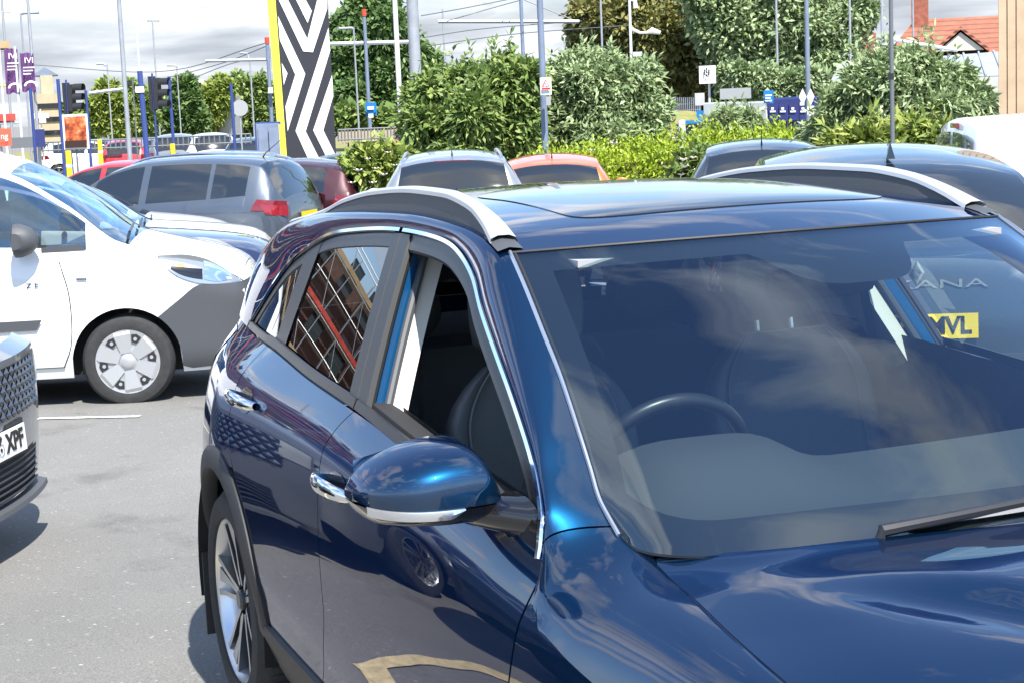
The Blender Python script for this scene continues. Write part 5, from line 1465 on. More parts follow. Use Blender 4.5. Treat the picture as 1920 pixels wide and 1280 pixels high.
# long clipped hedge
def hedge(name, label, u0, u1, vt, d, h, thick, n, m, seed):
    a, b = at(u0, vt, d), at(u1, vt-(u1-u0)*.042, d); c = (a+b)/2; gz = ground_z(c[0], c[1]); root = empty(name, (c[0], c[1], gz), 0, label, 'hedge')
    r = np.random.default_rng(seed); top = c[2]-gz; ax = (b-a); ax[2] = 0; Ln = np.linalg.norm(ax); ax /= Ln; nr = np.array((-ax[1], ax[0], 0))
    k = int(Ln/.55); bl = []
    for i in range(k+1):
        for q in (-1, 1):
            p = ax*(i/k-.5)*Ln+nr*q*thick*.28; hh = top*(1+.05*r.normal()); bl.append((p[0], p[1], hh*.56, .5, .5, hh*.46))
    leaf_obj('foliage', leaves(bl, n, .075, .034, seed, up=.9, droop=.1, shell=.7), m, root)
    MB().box((0, 0, top*.42), (Ln*.98, thick*.6, top*.75), rz=math.atan2(ax[1], ax[0])).build('inner_twigs', M['bark'], root)
    return root
hd = hedge('hedge', 'bright yellow-green hedge along the car park edge behind the orange car', 1040, 1540, 274, 27, 1.4, 1.3, 70000, M['leaf_lime'], 8)
def blooms(root, spots, d, seed):
    r = np.random.default_rng(seed)
    for (u, v) in spots:
        w = at(u, v, d); o = np.array(root.location); mb = MB(); s = .030+.02*r.random()
        for k in range(6):
            a = 2*PI*k/6; t = np.array((math.cos(a), math.sin(a), .5)); q = np.cross(t, (0, 0, 1)); c = w-o
            mb.add([c, c+t*s+q*s*.6, c+t*s*1.7, c+t*s-q*s*.6], [(0, 1, 2, 3)])
        mb.build('rose_bloom', M['petal'], root)
blooms(fl, [(690, 300), (705, 318), (672, 322), (720, 330), (740, 312), (660, 345), (700, 345), (728, 288)], 24.0, 3)
rb = plant('rose_bush', 'shrub', 'pale rose bush with white flowers growing against the hedge', [(1310, 318, 34, 34), (1290, 330, 26, 20), (1335, 330, 22, 24)], 24.5, 2600, .11, .05, M['leaf_green'], 9, 'shrubs along the car park edge', shoots=14, shoot_len=.3)
blooms(rb, [(1281, 302), (1300, 298), (1284, 315), (1322, 305), (1335, 318), (1278, 330), (1307, 322), (1290, 343), (1330, 296), (1265, 262), (1150, 272), (1110, 285)], 23.6, 4)
# --- trees
plant('tree', 'tree', 'tall dark green tree right behind the striped totem', [(705, 70, 70, 60), (660, 130, 55, 70), (745, 130, 60, 75), (700, 180, 75, 60), (690, 20, 45, 30), (790, 150, 40, 60), (650, 200, 40, 50), (720, 235, 60, 30)], 95, 42000, .34, .19, M['leaf_dark'], 11, 'trees beyond the road', trunk=.3)
plant('tree', 'tree', 'bronze-leaved tree filling the top behind the curved lamp', [(1180, 40, 90, 70), (1130, 80, 50, 60), (1250, 70, 80, 90), (1220, 130, 70, 60), (1160, 110, 60, 50), (1300, 130, 50, 60)], 70, 42000, .26, .14, M['leaf_bronze'], 12, 'trees beyond the road', trunk=.35)
plant('tree', 'tree', 'large silvery green tree with loose crown at upper right of centre', [(1460, 50, 100, 85), (1380, 60, 70, 80), (1560, 60, 80, 70), (1500, 120, 80, 50), (1610, 15, 35, 40), (1420, 140, 60, 50), (1350, -10, 70, 50), (1560, 125, 35, 40)], 66, 40000, .25, .12, M['leaf_silver'], 13, 'trees beyond the road', trunk=.3, core=False, shoots=120, shoot_len=1.3, shell=.35)
plant('tree', 'tree', 'dark shady tree below the bronze one behind the white logo sign', [(1290, 160, 60, 40), (1340, 175, 50, 35), (1400, 165, 40, 35), (1250, 175, 40, 30)], 74, 16000, .24, .13, M['leaf_dark'], 14, 'trees beyond the road', trunk=.25)
plant('tree', 'tree', 'small pale green tree at the foot of the silvery tree', [(1410, 155, 50, 32), (1450, 165, 40, 30), (1500, 160, 40, 30)], 58, 14000, .18, .10, M['leaf_silver'], 15, 'trees beyond the road', trunk=.15)
plant('small_tree', 'tree', 'rusty orange shrub-like tree beside the cream house', [(1495, 140, 35, 22), (1480, 160, 25, 22), (1520, 150, 22, 22)], 76, 2500, .34, .2, M['leaf_bronze'], 16, 'trees beyond the road', trunk=.12)
for k, (bl, mm, lab) in enumerate((
    ([(205, 195, 26, 38), (190, 215, 22, 30), (220, 225, 24, 30)], 'leaf_yellow', 'yellow-green tree behind the grey lamp post at left'),
    ([(248, 200, 24, 35), (262, 225, 24, 28), (235, 225, 20, 28)], 'leaf_green', 'mid green tree left of the right traffic light'),
    ([(345, 205, 30, 40), (330, 225, 26, 28), (365, 225, 24, 30), (350, 165, 14, 22)], 'leaf_dark', 'dark green tree right of the blue pole behind the traffic light'),
    ([(405, 188, 22, 30), (415, 170, 20, 18), (395, 210, 20, 28)], 'leaf_yellow', 'yellowish tree in front of the red gabled house'),
    ([(455, 175, 30, 30), (485, 175, 26, 30), (440, 190, 24, 36), (500, 200, 22, 40), (470, 215, 30, 35)], 'leaf_green', 'green tree left of the striped totem'),
    ([(290, 222, 26, 32), (300, 205, 20, 22)], 'leaf_green', 'small green tree between the two traffic lights'),
    ([(178, 222, 20, 30), (165, 235, 18, 22)], 'leaf_yellow', 'pale tree right of the left traffic light'),
    ([(100, 225, 20, 24), (130, 225, 18, 24)], 'leaf_dark', 'dark shrub-like tree behind the poster'))):
    plant('tree', 'tree', lab, bl, 105+4*k, 9000, .36, .20, M[mm], 20+k, 'trees beyond the road', trunk=.18)
plant('low_shrub', 'shrub', 'green shrub at the foot of the dark tree behind the round blue sign', [(650, 225, 28, 22), (690, 225, 30, 18), (735, 228, 30, 16)], 88, 3000, .4, .22, M['leaf_green'], 31, 'shrubs along the car park edge')

# --- ground beyond the parking rows: road, pavement, grass
def strip(name, m, s0, s1, l0, l1, dz, kind='structure', n=12):
    rows = []
    for s in np.linspace(s0, s1, n):
        rows.append([(CAM[0]+HX[0]*s+HY[0]*l, CAM[1]+HX[1]*s+HY[1]*l, ground_z(CAM[0]+HX[0]*s+HY[0]*l, CAM[1]+HX[1]*s+HY[1]*l)+dz) for l in np.linspace(l0, l1, n)])
    return tag(MB().grid(rows).build(name, m), kind=kind)
strip('far_road', M['road_far'], 46, 84, -120, 120, .004)
strip('far_pavement', M['pavement'], 40, 46, -60, 0, .012)
strip('grass_verge', M['grass'], 30, 46, 1, 60, .02)
strip('far_verge', M['grass'], 84, 140, -120, 120, .02)
# --- painted bay lines on the car park
M['line'] = mat('worn_line_paint', (.55, .54, .50), .7, var=.45, vscale=18)
M['line_faint'] = mat('faded_line_paint', (.30, .295, .275), .8, var=.35, vscale=30)
def bay_line(p0, p1, w=.075, m='line'):
    a, b = np.array(p0[:2]), np.array(p1[:2]); t = (b-a)/np.linalg.norm(b-a); nrm = np.array((-t[1], t[0])); rows = []
    for k in range(17):
        p = a+(b-a)*k/16; rows.append([(q[0], q[1], ground_z(*q)+.006) for q in (p-nrm*w/2, p+nrm*w/2)])
    return tag(MB().grid(rows).build('bay_marking', M[m]), kind='structure')
def ground_hit(u, v):
    r_ = CR*(u-960)/F_PX-CU*(v-640)/F_PX+CF; t = 3.0
    for _ in range(60):
        p = CAM+r_*t; t += (p[2]-ground_z(p[0], p[1]))/(-r_[2])*.9
    return CAM+r_*t
A_, B_ = ground_hit(262, 781), ground_hit(75, 785)
bay_line(A_, B_+(B_-A_)*2.0)
M['line_cream'] = mat('cream_line_paint', (.62, .50, .28), .7, var=.3, vscale=18)
bay_line((-2.87, -1.34), (-3.10, -1.95), .11, 'line_cream'); bay_line((-3.10, -1.95), (-3.7, -3.6), .11, 'line_cream'); bay_line((-2.87, -1.40), (-1.3, -1.16), .11, 'line_cream')  # cream lines added out of view for the blue door to mirror
# --- poles
def pole(name, label, u, v, d, vtop, wpx, m, cat='pole', group=None, taper=.8, vbot=None):
    p = at(u, v, d); zt = at(u, vtop, d)[2]; gz = ground_z(p[0], p[1]); r = wpx*d/F_PX/2
    root = empty(name, (p[0], p[1], gz), 0, label, cat, group)
    z0 = 0 if vbot is None else at(u, vbot, d)[2]-gz
    MB().tube([(0, 0, z0), (0, 0, zt-gz)], [r, r*taper], 12).build('shaft', m, root)
    root['h'] = zt-gz; return root
def px_off(root, u, v, d): return at(u, v, d)-np.array(root.location)
def arm(root, pts, d, r, m, nm='arm'): return MB().tube([px_off(root, u, v, d) for u, v in pts], r, 8).build(nm, m, root)
def pbox(root, u0, v0, u1, v1, d, th, m, nm, rz=None, dd=0.0):
    """board facing the viewer's side of the street, size taken from its extent"""
    a, f = right_dir((u0+u1)/2); c = px_off(root, (u0+u1)/2, (v0+v1)/2, d+dd); s = d/F_PX
    ang = math.atan2(a[1], a[0])+(rz or 0)
    return MB().box(c, (abs(u1-u0)*s, th, abs(v1-v0)*s), rz=ang).build(nm, m, root, smooth=False)
G_P = 'street poles'
p = pole('lamp_post', 'tall tapered grey lamp post left of the white camera mast', 232, 130, 38, -140, 9.5, M['pole_grey'], 'lamp post'); arm(p, [(206, -140), (230, -150), (270, -146)], 38, .05, M['pole_grey'])
p = pole('lamp_post', 'grey lamp post with short cross arm rising behind the purple banners', 58, 80, 44, -60, 6.5, M['pole_grey'], 'lamp post')
p = pole('lamp_post', 'slim grey lamp post with side arm just right of the scaffolded building', 42, 70, 60, 26, 4, M['pole_grey'], 'lamp post'); arm(p, [(37, 28), (44, 25), (73, 24)], 60, .05, M['pole_grey'])
p = pole('camera_mast', 'white camera mast on a blue pole between the traffic lights', 260, 110, 42, 48, 3.6, M['pole_white'], 'mast', vbot=170)
pbox(p, 248, 38, 258, 49, 42, .12, M['pole_white'], 'camera_head'); pbox(p, 254, 163, 270, 174, 42, .14, M['sign_white'], 'control_box')
MB().tube([px_off(p, 262, 134, 42), px_off(p, 276, 274, 42)*np.array((1, 1, 0))], .065, 10).build('lower_pole', M['pole_blue'], p)
p = pole('high_mast', 'slim high-mast light with a ring of floodlights', 289, 90, 110, 40, 3.5, M['pole_grey'], 'lamp post')
for k in range(4): pbox(p, 276+k*6, 38, 281+k*6, 41, 110, .5, M['pole_grey'], 'floodlight')
p = pole('lamp_post', 'distant lamp post with single arm left of the grey lamp post', 205, 180, 90, 121, 3, M['pole_grey'], 'lamp post'); arm(p, [(199, 124), (194, 120), (181, 120)], 90, .06, M['pole_grey'])
p = pole('lamp_post', 'distant lamp post with single arm over the pale traffic right of centre left', 335, 180, 95, 124, 2.6, M['pole_grey'], 'lamp post'); arm(p, [(332, 127), (328, 123), (313, 123)], 95, .06, M['pole_grey'])
p = pole('lamp_post', 'distant lamp post beside the wire bar left of the totem', 472, 170, 75, 112, 3.4, M['pole_grey'], 'lamp post'); arm(p, [(468, 116), (464, 101), (450, 100)], 75, .05, M['pole_grey'])
for u, v, vt, w, lab in ((61, 220, 165, 6, 'blue pole at the far left below the purple banners'), (113, 210, 149, 6.5, 'blue pole left of the left traffic light'), (164, 215, 170, 5.5, 'blue pole right of the food poster'), (321, 205, 144, 6, 'blue pole right of the right traffic light'), (436, 205, 158, 6, 'blue pole beside the round sign back')):
    pole('blue_pole', lab, u, v, 40, vt, w, M['pole_blue'], 'pole', 'blue street poles', 1.0)
def traffic_light(u0, v0, u1, v1, d, lab, flip=1):
    p = pole('traffic_light', lab, (u0+u1)/2-8*flip, (v0+v1)/2, d, v0-6, 4.5, M['pole_blue'], 'traffic light')
    s = d/F_PX; pbox(p, u0, v0, u0+14, v1, d, .03, M['sig_black'], 'backing_board', dd=.05); a, f = right_dir(u0)
    hh = (v1-v0)
    pbox(p, u0+9, v0+3, u0+24, v1-3, d, .16, M['sig_black'], 'signal_head')
    for k in range(3):
        c = px_off(p, u0+24, v0+hh*(.18+.32*k), d-.1); dr = a*.85-f*.5
        rows = [[c+dr*t+np.array((0, 0, 1.0))*.105*math.sin(b)+np.cross(dr, (0, 0, 1.0))*.105*math.cos(b) for b in np.linspace(-.5, PI+.5, 12)] for t in (-.04, .10, .20)]
        MB().grid(rows).build('lamp_hood', M['sig_black'], p)
    return p
traffic_light(118, 156, 150, 212, 40, 'black traffic light head above the food poster')
traffic_light(279, 144, 312, 208, 40, 'black traffic light head just left of a blue pole')
p = pole('camera_bracket', 'small traffic camera on a bracket between the lamp post and the camera mast', 250, 175, 41, 150, 3, M['pole_dark'], 'camera'); pbox(p, 236, 153, 248, 160, 41, .12, M['sig_black'], 'camera_body')
# poster
p = pole('advert_panel', 'lit poster panel of food on a plate beside the blue pole', 141, 250, 38, 216, 4, M['pole_dark'], 'poster')
pbox(p, 119, 215, 165, 280, 38, .10, M['sign_white'], 'frame')
def poster_mat():
    m, nt, o = nmat('food_poster'); b = nt.nodes.new('ShaderNodeBsdfPrincipled'); b.inputs['Roughness'].default_value = .25
    n = noise_node(nt, 5.5, 6, .65); r = ramp_node(nt, n.outputs[0], [(.30, (.05, .012, .006)), (.46, (.30, .05, .015)), (.58, (.52, .15, .05)), (.72, (.75, .45, .25))])
    lnk(nt, r.outputs[0], b.inputs['Base Color']); lnk(nt, b.outputs[0], o.inputs[0]); return m
M['poster'] = poster_mat(); M['poster_sky'] = mat('poster_blue', (.10, .32, .50), .3); M['poster_dark'] = mat('poster_brown', (.035, .018, .012), .3); M['poster_gold'] = mat('poster_gold', (.75, .5, .08), .3)
pbox(p, 122.5, 219, 161.5, 277, 38, .012, M['poster'], 'poster_print', dd=-.058); pbox(p, 122.5, 219, 161.5, 232, 38, .012, M['poster_sky'], 'poster_print', dd=-.066); pbox(p, 122.5, 264, 161.5, 277, 38, .012, M['poster_dark'], 'poster_print', dd=-.067)
a_, f_ = right_dir(141); text_mesh('MMM!', .13, 'poster_lettering', M['poster_gold'], p, px_off(p, 145, 269, 37.9), a_, (0, 0, 1), width=.27) if False else None
# banners
for u0, v0, v1, lab in ((20, 92, 176, 'left of two purple flag banners on white poles'), (50, 100, 172, 'right of two purple flag banners on white poles')):
    p = pole('flag_banner', lab, u0-17, v0+60, 44, v0-12, 5, M['pole_white'], 'banner', 'purple banners')
    rows = []
    for i in range(9):
        rows.append([px_off(p, u0-13+i*3.2+j*.6, v0+(v1-v0)*j/8+3*math.sin(i*1.1)*(.3+j*.05), 44+.06*math.sin(i*1.3+j*.8)) for j in range(9)])
    MB().grid(rows).build('cloth', M['purple'], p)
    a_, f_ = right_dir(u0); text_mesh('IVI', .20, 'lettering', M['white_text'], p, px_off(p, u0+4, v0+14, 43.85), a_, (0, 0, 1), width=.20)
    for k in range(3): pbox(p, u0-6, v0+26+k*6, u0+14-k*3, v0+28+k*6, 43.86, .01, M['white_text'], 'print_line')
    rows = [[px_off(p, u0+8+r_*math.cos(t), v1-10+r_*.8*math.sin(t), 43.84) for r_ in (9, 13)] for t in np.linspace(PI, 2*PI, 12)]
    MB().grid(rows).build('print_arc', M['white_text'], p)
# totem
tot_d = 50.0
c0 = at(570, 330, tot_d); ta, tf = right_dir(572); tz = ground_z(c0[0], c0[1]); totem = empty('striped_totem', (c0[0], c0[1], tz), 0, 'tall black totem with white chevron stripes and a yellow edge', 'sign')
M['totem'] = mat('charcoal_panel', (0.028, 0.028, 0.034), .4); M['totem_white'] = mat('white_vinyl', (.74, .75, .74), .4); M['totem_yellow'] = mat('yellow_vinyl', (.85, .80, .06), .4)
def face_pt(u, v, off=0.0):
    """point on the totem's front face seen at (u, v)"""
    r_ = CR*(u-960)/F_PX-CU*(v-640)/F_PX+CF; q = np.array((c0[0], c0[1], 0))-tf*(.18+off); t = np.dot(q-CAM, tf)/np.dot(r_, tf); return CAM+r_*t-np.array(totem.location)
lo, hi = [face_pt(x, 320)[:2] @ ta[:2] for x in (523, 632)]
z_t = face_pt(560, -60)[2]
MB().box(ta*(lo+hi)/2+np.array((0, 0, z_t/2)), (hi-lo, .36, z_t), rz=math.atan2(ta[1], ta[0])).build('panel', M['totem'], totem, smooth=False)
def cpx(x, y): return 450+x/3.84, y/3.84
def slab(name, pts, m, off):
    f = [face_pt(*cpx(*p_), off) for p_ in pts]; n = len(f); bk = [q+tf*(off*.9) for q in f]
    mb = MB(); mb.v = [tuple(q) for q in f]+[tuple(q) for q in bk]; mb.f = [tuple(range(n))]+[(i, (i+1) % n, n+(i+1) % n, n+i) for i in range(n)]
    return mb.build(name, m, totem, smooth=False)
W_ = M['totem_white']
slab('stripe', [(260, -38), (326, -38), (485, 282), (566, -38), (628, -38), (628, 65), (525, 378), (455, 372)], W_, .02)
slab('stripe', [(385, -38), (452, -38), (517, 82), (487, 168)], W_, .02)
slab('stripe', [(272, 115), (470, 535), (343, 948), (327, 770), (398, 540), (287, 290)], W_, .02)
slab('stripe', [(300, 455), (342, 530), (315, 615)], W_, .02)
slab('stripe', [(637, 200), (650, 365), (473, 948), (648, 1300), (560, 1300), (400, 945)], W_, .02)
slab('stripe', [(663, 540), (672, 690), (600, 940), (713, 1170), (716, 1300), (704, 1300), (527, 940)], W_, .02)
slab('edge_stripe', [(192, -38), (252, -38), (338, 1140), (287, 1140)], M['totem_yellow'], .022)
# overhead line masts
def mast(lab, u, v, d, vt, w, m, cap=False, taper=.8, nm='line_mast'):
    p = pole(nm, lab, u, v, d, vt, w, m, 'mast', 'tram line masts', taper)
    if cap: r = w*d/F_PX/2; MB().tube([(0, 0, p['h']-.05), (0, 0, p['h']+.16)], [r*1.1, r*1.1], 10).build('top_cap', M['red_cap'], p)
    return p
m1 = mast('blue-grey mast with red cap behind the totem on its left', 505, 150, 58, 80, 8, M['pole_bluegrey'], True)
pbox(m1, 503, 165, 512, 175, 57.8, .2, M['sign_white'], 'junction_box')
m2 = mast('blue-grey mast with red cap carrying the round blue sign', 688, 130, 56, 28, 8, M['pole_bluegrey'], True)
m3 = mast('slender white mast standing before the big shrub', 747, 140, 34, -60, 11, M['pole_white'])
m4 = mast('thick pale grey column rising behind the big shrub', 776, 70, 44, -80, 23, M['pole_grey'], taper=.95)
m5 = mast('tall blue-grey mast bearing the triangular warning sign', 1017, 130, 29, -80, 14, M['pole_bluegrey'])
m6 = mast('grey mast crossing the wire bar left of the warning sign mast', 979, 60, 60, -60, 8, M['pole_bluegrey'])
m7 = mast('violet-blue mast with diamond signs before the navy lockers', 1514, 110, 40, -60, 10, M['pole_bluegrey'])
m8 = mast('slim dark grey post standing in front of the pale shrub at right', 1672, 140, 19, -60, 9.5, M['pole_dark'])
pbox(m8, 1664, 138, 1676, 150, 18.9, .06, M['sig_black'], 'bracket')
for u, v, d, vt, w, lab in ((1457, 90, 60, -60, 5, 'thin pale pole left of the violet-blue mast'), (1594, 70, 60, -60, 5, 'thin pale pole against the silvery tree'), (1654, 60, 46, -60, 6, 'white pole just left of the dark grey post'), (1712, 50, 55, -60, 4, 'thin pole against the red tiled roof'), (1127, 30, 62, -60, 4.5, 'thin pale pole in front of the bronze tree'), (832, 70, 80, 18, 3.5, 'distant thin pole between the column and the wire bar')):
    pole('thin_pole', lab, u, v, d, vt, w, M['pole_grey'], 'pole', 'thin poles')
p = pole('lamp_post', 'grey lamp post with side arm in front of the dark green tree', 667, 130, 52, 52, 4, M['pole_grey'], 'lamp post'); arm(p, [(664, 56), (660, 53), (636, 54)], 52, .04, M['pole_grey'])
p = pole('lamp_post', 'white lamp post with curved arm and cobra lamp before the bronze tree', 1182, 60, 45, -30, 6, M['pole_white'], 'lamp post')
MB().tube([px_off(p, 1182, 54, 45), px_off(p, 1200, 62, 45), px_off(p, 1216, 62, 45)], [.05, .035, .03], 8).build('lamp_arm', M['pole_white'], p)
MB().tube([px_off(p, 1212, 62, 45), px_off(p, 1222, 58, 45), px_off(p, 1238, 62, 45)], [.03, .09, .05], 10).build('lamp_head', M['pole_white'], p)
MB().tube([px_off(p, 1182, 0, 45), px_off(p, 1190, 2, 45), px_off(p, 1192, 16, 45)], [.03, .05, .07], 8).build('camera_arm', M['pole_white'], p)
pbox(p, 1187, 98, 1204, 106, 45, .15, M['pole_white'], 'camera_box')
# cross bars and wires
def bar(lab, pts, r, m=None, nm='overhead_wire', cat='wire', grp='tram wires'):
    P0 = at(*pts[0]); o = empty(nm, P0, 0, lab, cat, grp); P = [at(*q)-P0 for q in pts]
    MB().tube(crs(P, 14) if len(P) > 2 else P, r, 6).build('strand', m or M['pole_dark'], o); return o
bar('white cantilever bar from the white mast across the dark green tree', [(618, 83, 56), (772, 79, 56)], .07, M['pole_white'], 'cantilever_arm', 'bar', 'cantilever arms')
bar('grey cantilever bar left of the striped totem', [(386, 115, 58), (505, 112, 58)], .06, M['pole_grey'], 'cantilever_arm', 'bar', 'cantilever arms')
bar('grey cantilever bar across the gap left of the warning mast', [(822, 41, 60), (1086, 41, 60)], .07, M['pole_grey'], 'cantilever_arm', 'bar', 'cantilever arms')
bar('white signal gantry bar behind the right traffic light', [(168, 175, 60), (232, 167, 60)], .06, M['pole_white'], 'cantilever_arm', 'bar', 'cantilever arms')
for lab, pts in (('wire sloping up to the mast left of the totem', [(60, 122, 80), (300, 135, 70), (502, 80, 58)]),
    ('lower wire sloping up to the mast left of the totem', [(280, 155, 80), (420, 118, 66), (502, 86, 58)]),
    ('sagging wire under the cantilever bar left of the totem', [(360, 148, 80), (440, 118, 66), (505, 108, 58)]),
    ('upper wire rising to the right of the thick column', [(790, 30, 55), (880, 14, 58), (979, -6, 60)]),
    ('second wire rising to the right of the thick column', [(838, 40, 58), (900, 22, 58), (979, 0, 60)]),
    ('wire under the grey bar right of the thick column', [(793, 71, 55), (900, 55, 58), (1090, 40, 62)]),
    ('lowest wire right of the thick column', [(800, 87, 55), (950, 66, 58), (1180, 48, 66)]),
    ('wire falling to the right from the grey mast', [(982, 0, 60), (1030, 20, 60), (1075, 38, 60)])):
    bar(lab, pts, .018)
# signs
s_ = m5; pbox(s_, 1013, 146, 1034, 178, 28.8, .02, M['sign_white'], 'warning_sign', dd=-.13)
def tri(root, u, v, w, h, d, m, nm):
    P = [px_off(root, u, v-h/2, d), px_off(root, u-w/2, v+h/2, d), px_off(root, u+w/2, v+h/2, d)]; c = sum(P)/3
    Q = [c+(q-c)*.68 for q in P]; mb = MB(); mb.v = [tuple(q) for q in P+Q]; mb.f = [(k, (k+1) % 3, 3+(k+1) % 3, 3+k) for k in range(3)]; return mb.build(nm, m, root, smooth=False)
tri(s_, 1023, 156, 15, 14, 28.62, M['sign_red'], 'warning_triangle'); pbox(s_, 1016, 165, 1032, 168.5, 28.64, .01, M['sign_red'], 'warning_bar', dd=-.01)
pbox(s_, 1024, 182, 1033, 198, 28.8, .12, M['sign_grey'], 'meter_box', dd=-.1)
def disc(root, u, v, r, d, m, nm, th=.02):
    a, f = right_dir(u); c = px_off(root, u, v, d); s = r*d/F_PX
    mb = MB(); ring = [c+a*s*math.cos(t)+np.array((0, 0, 1))*s*math.sin(t) for t in np.linspace(0, 2*PI, 28, endpoint=False)]
    mb.grid([ring, [q+f*th for q in ring]], cv=True); mb.f.append(tuple(range(28))); mb.f.append(tuple(range(28, 56))[::-1]); return mb.build(nm, m, root, smooth=False)
pbox(m2, 685, 193, 706, 217, 55.6, .02, M['sign_blue'], 'sign_board'); disc(m2, 695, 204, 10.5, 55.5, M['sign_blue'], 'sign_disc'); pbox(m2, 689, 200, 701, 206, 55.44, .01, M['sign_white'], 'sign_band')
pbox(m2, 691, 214, 700, 221, 55.5, .02, M['sign_white'], 'small_plate')
p = pole('round_sign', 'back of a round road sign on a grey post left of the totem', 451, 230, 46, 186, 3.2, M['pole_grey'], 'sign'); disc(p, 450, 203, 15, 45.9, M['sign_grey'], 'sign_disc')
p = pole('logo_sign', 'white square sign with a dotted diamond emblem before the dark tree', 1330, 175, 50, 130, 5, M['pole_white'], 'sign'); pbox(p, 1311, 124, 1342, 157, 49.8, .06, M['sign_white'], 'board', dd=-.1)
a_, f_ = right_dir(1326)
for (i, j) in ((0, -2), (-1, -1), (1, -1), (-1, 0), (0, 0), (1, 0), (-1, 1), (1, 1), (0, 2)):
    c = px_off(p, 1325+i*4.2, 136+j*3.2, 49.62); w_ = .025; MB().add([c+a_*w_, c+np.array((0, 0, .045)), c-a_*w_, c-np.array((0, 0, .045))], [(0, 1, 2, 3)]).build('emblem_dot', M['sig_black'], p, smooth=False)
pbox(p, 1320, 150, 1333, 152, 49.62, .006, M['sign_grey'], 'caption_line')
p = pole('notice_board', 'small pale notice board on a post below the white emblem sign', 1313, 195, 48, 175, 3, M['pole_white'], 'sign'); pbox(p, 1303, 175, 1321, 198, 47.9, .03, M['concrete'], 'board'); pbox(p, 1306, 208, 1318, 228, 47.9, .03, M['sign_blue'], 'blue_notice', dd=-.05)
p = pole('stop_flag', 'blue bus-stop flag sign left of the navy lockers', 1437, 210, 41, 168, 3, M['pole_white'], 'sign'); pbox(p, 1432, 170, 1450, 194, 40.9, .03, M['sign_blue'], 'flag')
for k in range(3): pbox(p, 1435, 178+k*5, 1447-2*(k % 2), 180.5+k*5, 40.86, .01, M['white_text'], 'flag_print', dd=-.02)
p = m7
for u in (1505, 1520):
    a_, f_ = right_dir(u); c = px_off(p, u, 182, 39.7); MB().add([c+a_*.085, c+np.array((0, 0, .19)), c-a_*.085, c-np.array((0, 0, .19)), c+a_*.085+f_*.02, c+np.array((0, 0, .19))+f_*.02, c-a_*.085+f_*.02, c-np.array((0, 0, .19))+f_*.02], [(0, 1, 2, 3), (0, 4, 5, 1), (1, 5, 6, 2), (2, 6, 7, 3), (3, 7, 4, 0)]).build('diamond_sign', M['sign_white'], p, smooth=False)
pbox(p, 1514, 199, 1527, 217, 39.7, .02, M['sign_white'], 'square_sign'); text_mesh('X', .15, 'sign_cross', M['sig_black'], p, px_off(p, 1520.5, 208, 39.66), right_dir(1520)[0], (0, 0, 1), bold=.006)
pbox(p, 1500, 192, 1508, 198, 39.7, .05, M['sign_white'], 'small_plate')
# navy lockers and shelter
lk = empty('navy_lockers', at(1495, 245, 44), 0, 'row of navy blue lockers with a curved canopy beside the violet mast', 'lockers'); lk.location.z = ground_z(lk.location.x, lk.location.y)
pbox(lk, 1440, 186, 1545, 254, 44, .5, M['navy_panel'], 'cabinet'); pbox(lk, 1436, 182, 1549, 190, 44, .6, M['pole_blue'], 'top_cap')
for k in range(4):
    pbox(lk, 1442+k*19, 193, 1459+k*19, 226, 43.7, .03, M['navy_panel'], 'locker_door'); pbox(lk, 1446+k*19, 202, 1451+k*19, 206, 43.68, .012, M['white_text'], 'door_mark', dd=-.02); pbox(lk, 1444+k*19, 208, 1454+k*19, 211, 43.68, .012, M['white_text'], 'door_text', dd=-.02)
rows = [[px_off(lk, 1438+75*t, 238-10*math.sin(PI*t), d_) for d_ in (43.7, 42.9)] for t in np.linspace(0, 1, 14)]
MB().grid(rows).build('canopy', M['pole_blue'], lk)
for k in range(4): MB().tube([px_off(lk, 1442+k*22, 236-8*math.sin(PI*k/3), 43.2), px_off(lk, 1442+k*22, 256, 43.2)], .02, 6).build('canopy_post', M['pole_blue'], lk)
sh = empty('blue_shelter', at(1300, 250, 46), 0, 'small blue shelter with dark roof at the end of the big shrub', 'shelter'); sh.location.z = ground_z(sh.location.x, sh.location.y)
pbox(sh, 1268, 232, 1330, 236, 46, 1.2, M['sig_black'], 'roof'); pbox(sh, 1276, 226, 1322, 233, 46, .9, M['sign_blue'], 'roof_light')
pbox(sh, 1270, 236, 1300, 256, 46, .05, M['sign_blue'], 'panel'); 
for u in (1270, 1290, 1306, 1316, 1328): MB().tube([px_off(sh, u, 236, 45.6), px_off(sh, u, 260, 45.6)], .035, 6).build('post', M['pole_blue'], sh)
MB().tube([px_off(sh, 1278, 226, 45.2), px_off(sh, 1280, 262, 45.2)], .09, 10).build('bollard', M['pole_white'], sh)
for u0, u1, v0, v1, lab in ((1320, 1372, 195, 256, 'left grey screen board behind the small shrub'), (1380, 1436, 194, 256, 'right grey screen board next to the bus-stop sign')):
    b_ = empty('screen_board', at((u0+u1)/2, 255, 47), 0, lab, 'board', 'grey screen boards'); b_.location.z = ground_z(b_.location.x, b_.location.y)
    pbox(b_, u0, v0, u1, v1, 47, .08, M['roofgrey'], 'panel'); pbox(b_, u0-1, v0-3, u1+1, v0+3, 47, .14, M['concrete'], 'top_rail')
p = pole('sign_back', 'back of a wide road sign on a blue post above the grey boards', 1374, 190, 48, 162, 5, M['pole_bluegrey'], 'sign'); pbox(p, 1350, 166, 1408, 186, 47.8, .05, M['sign_grey'], 'board')
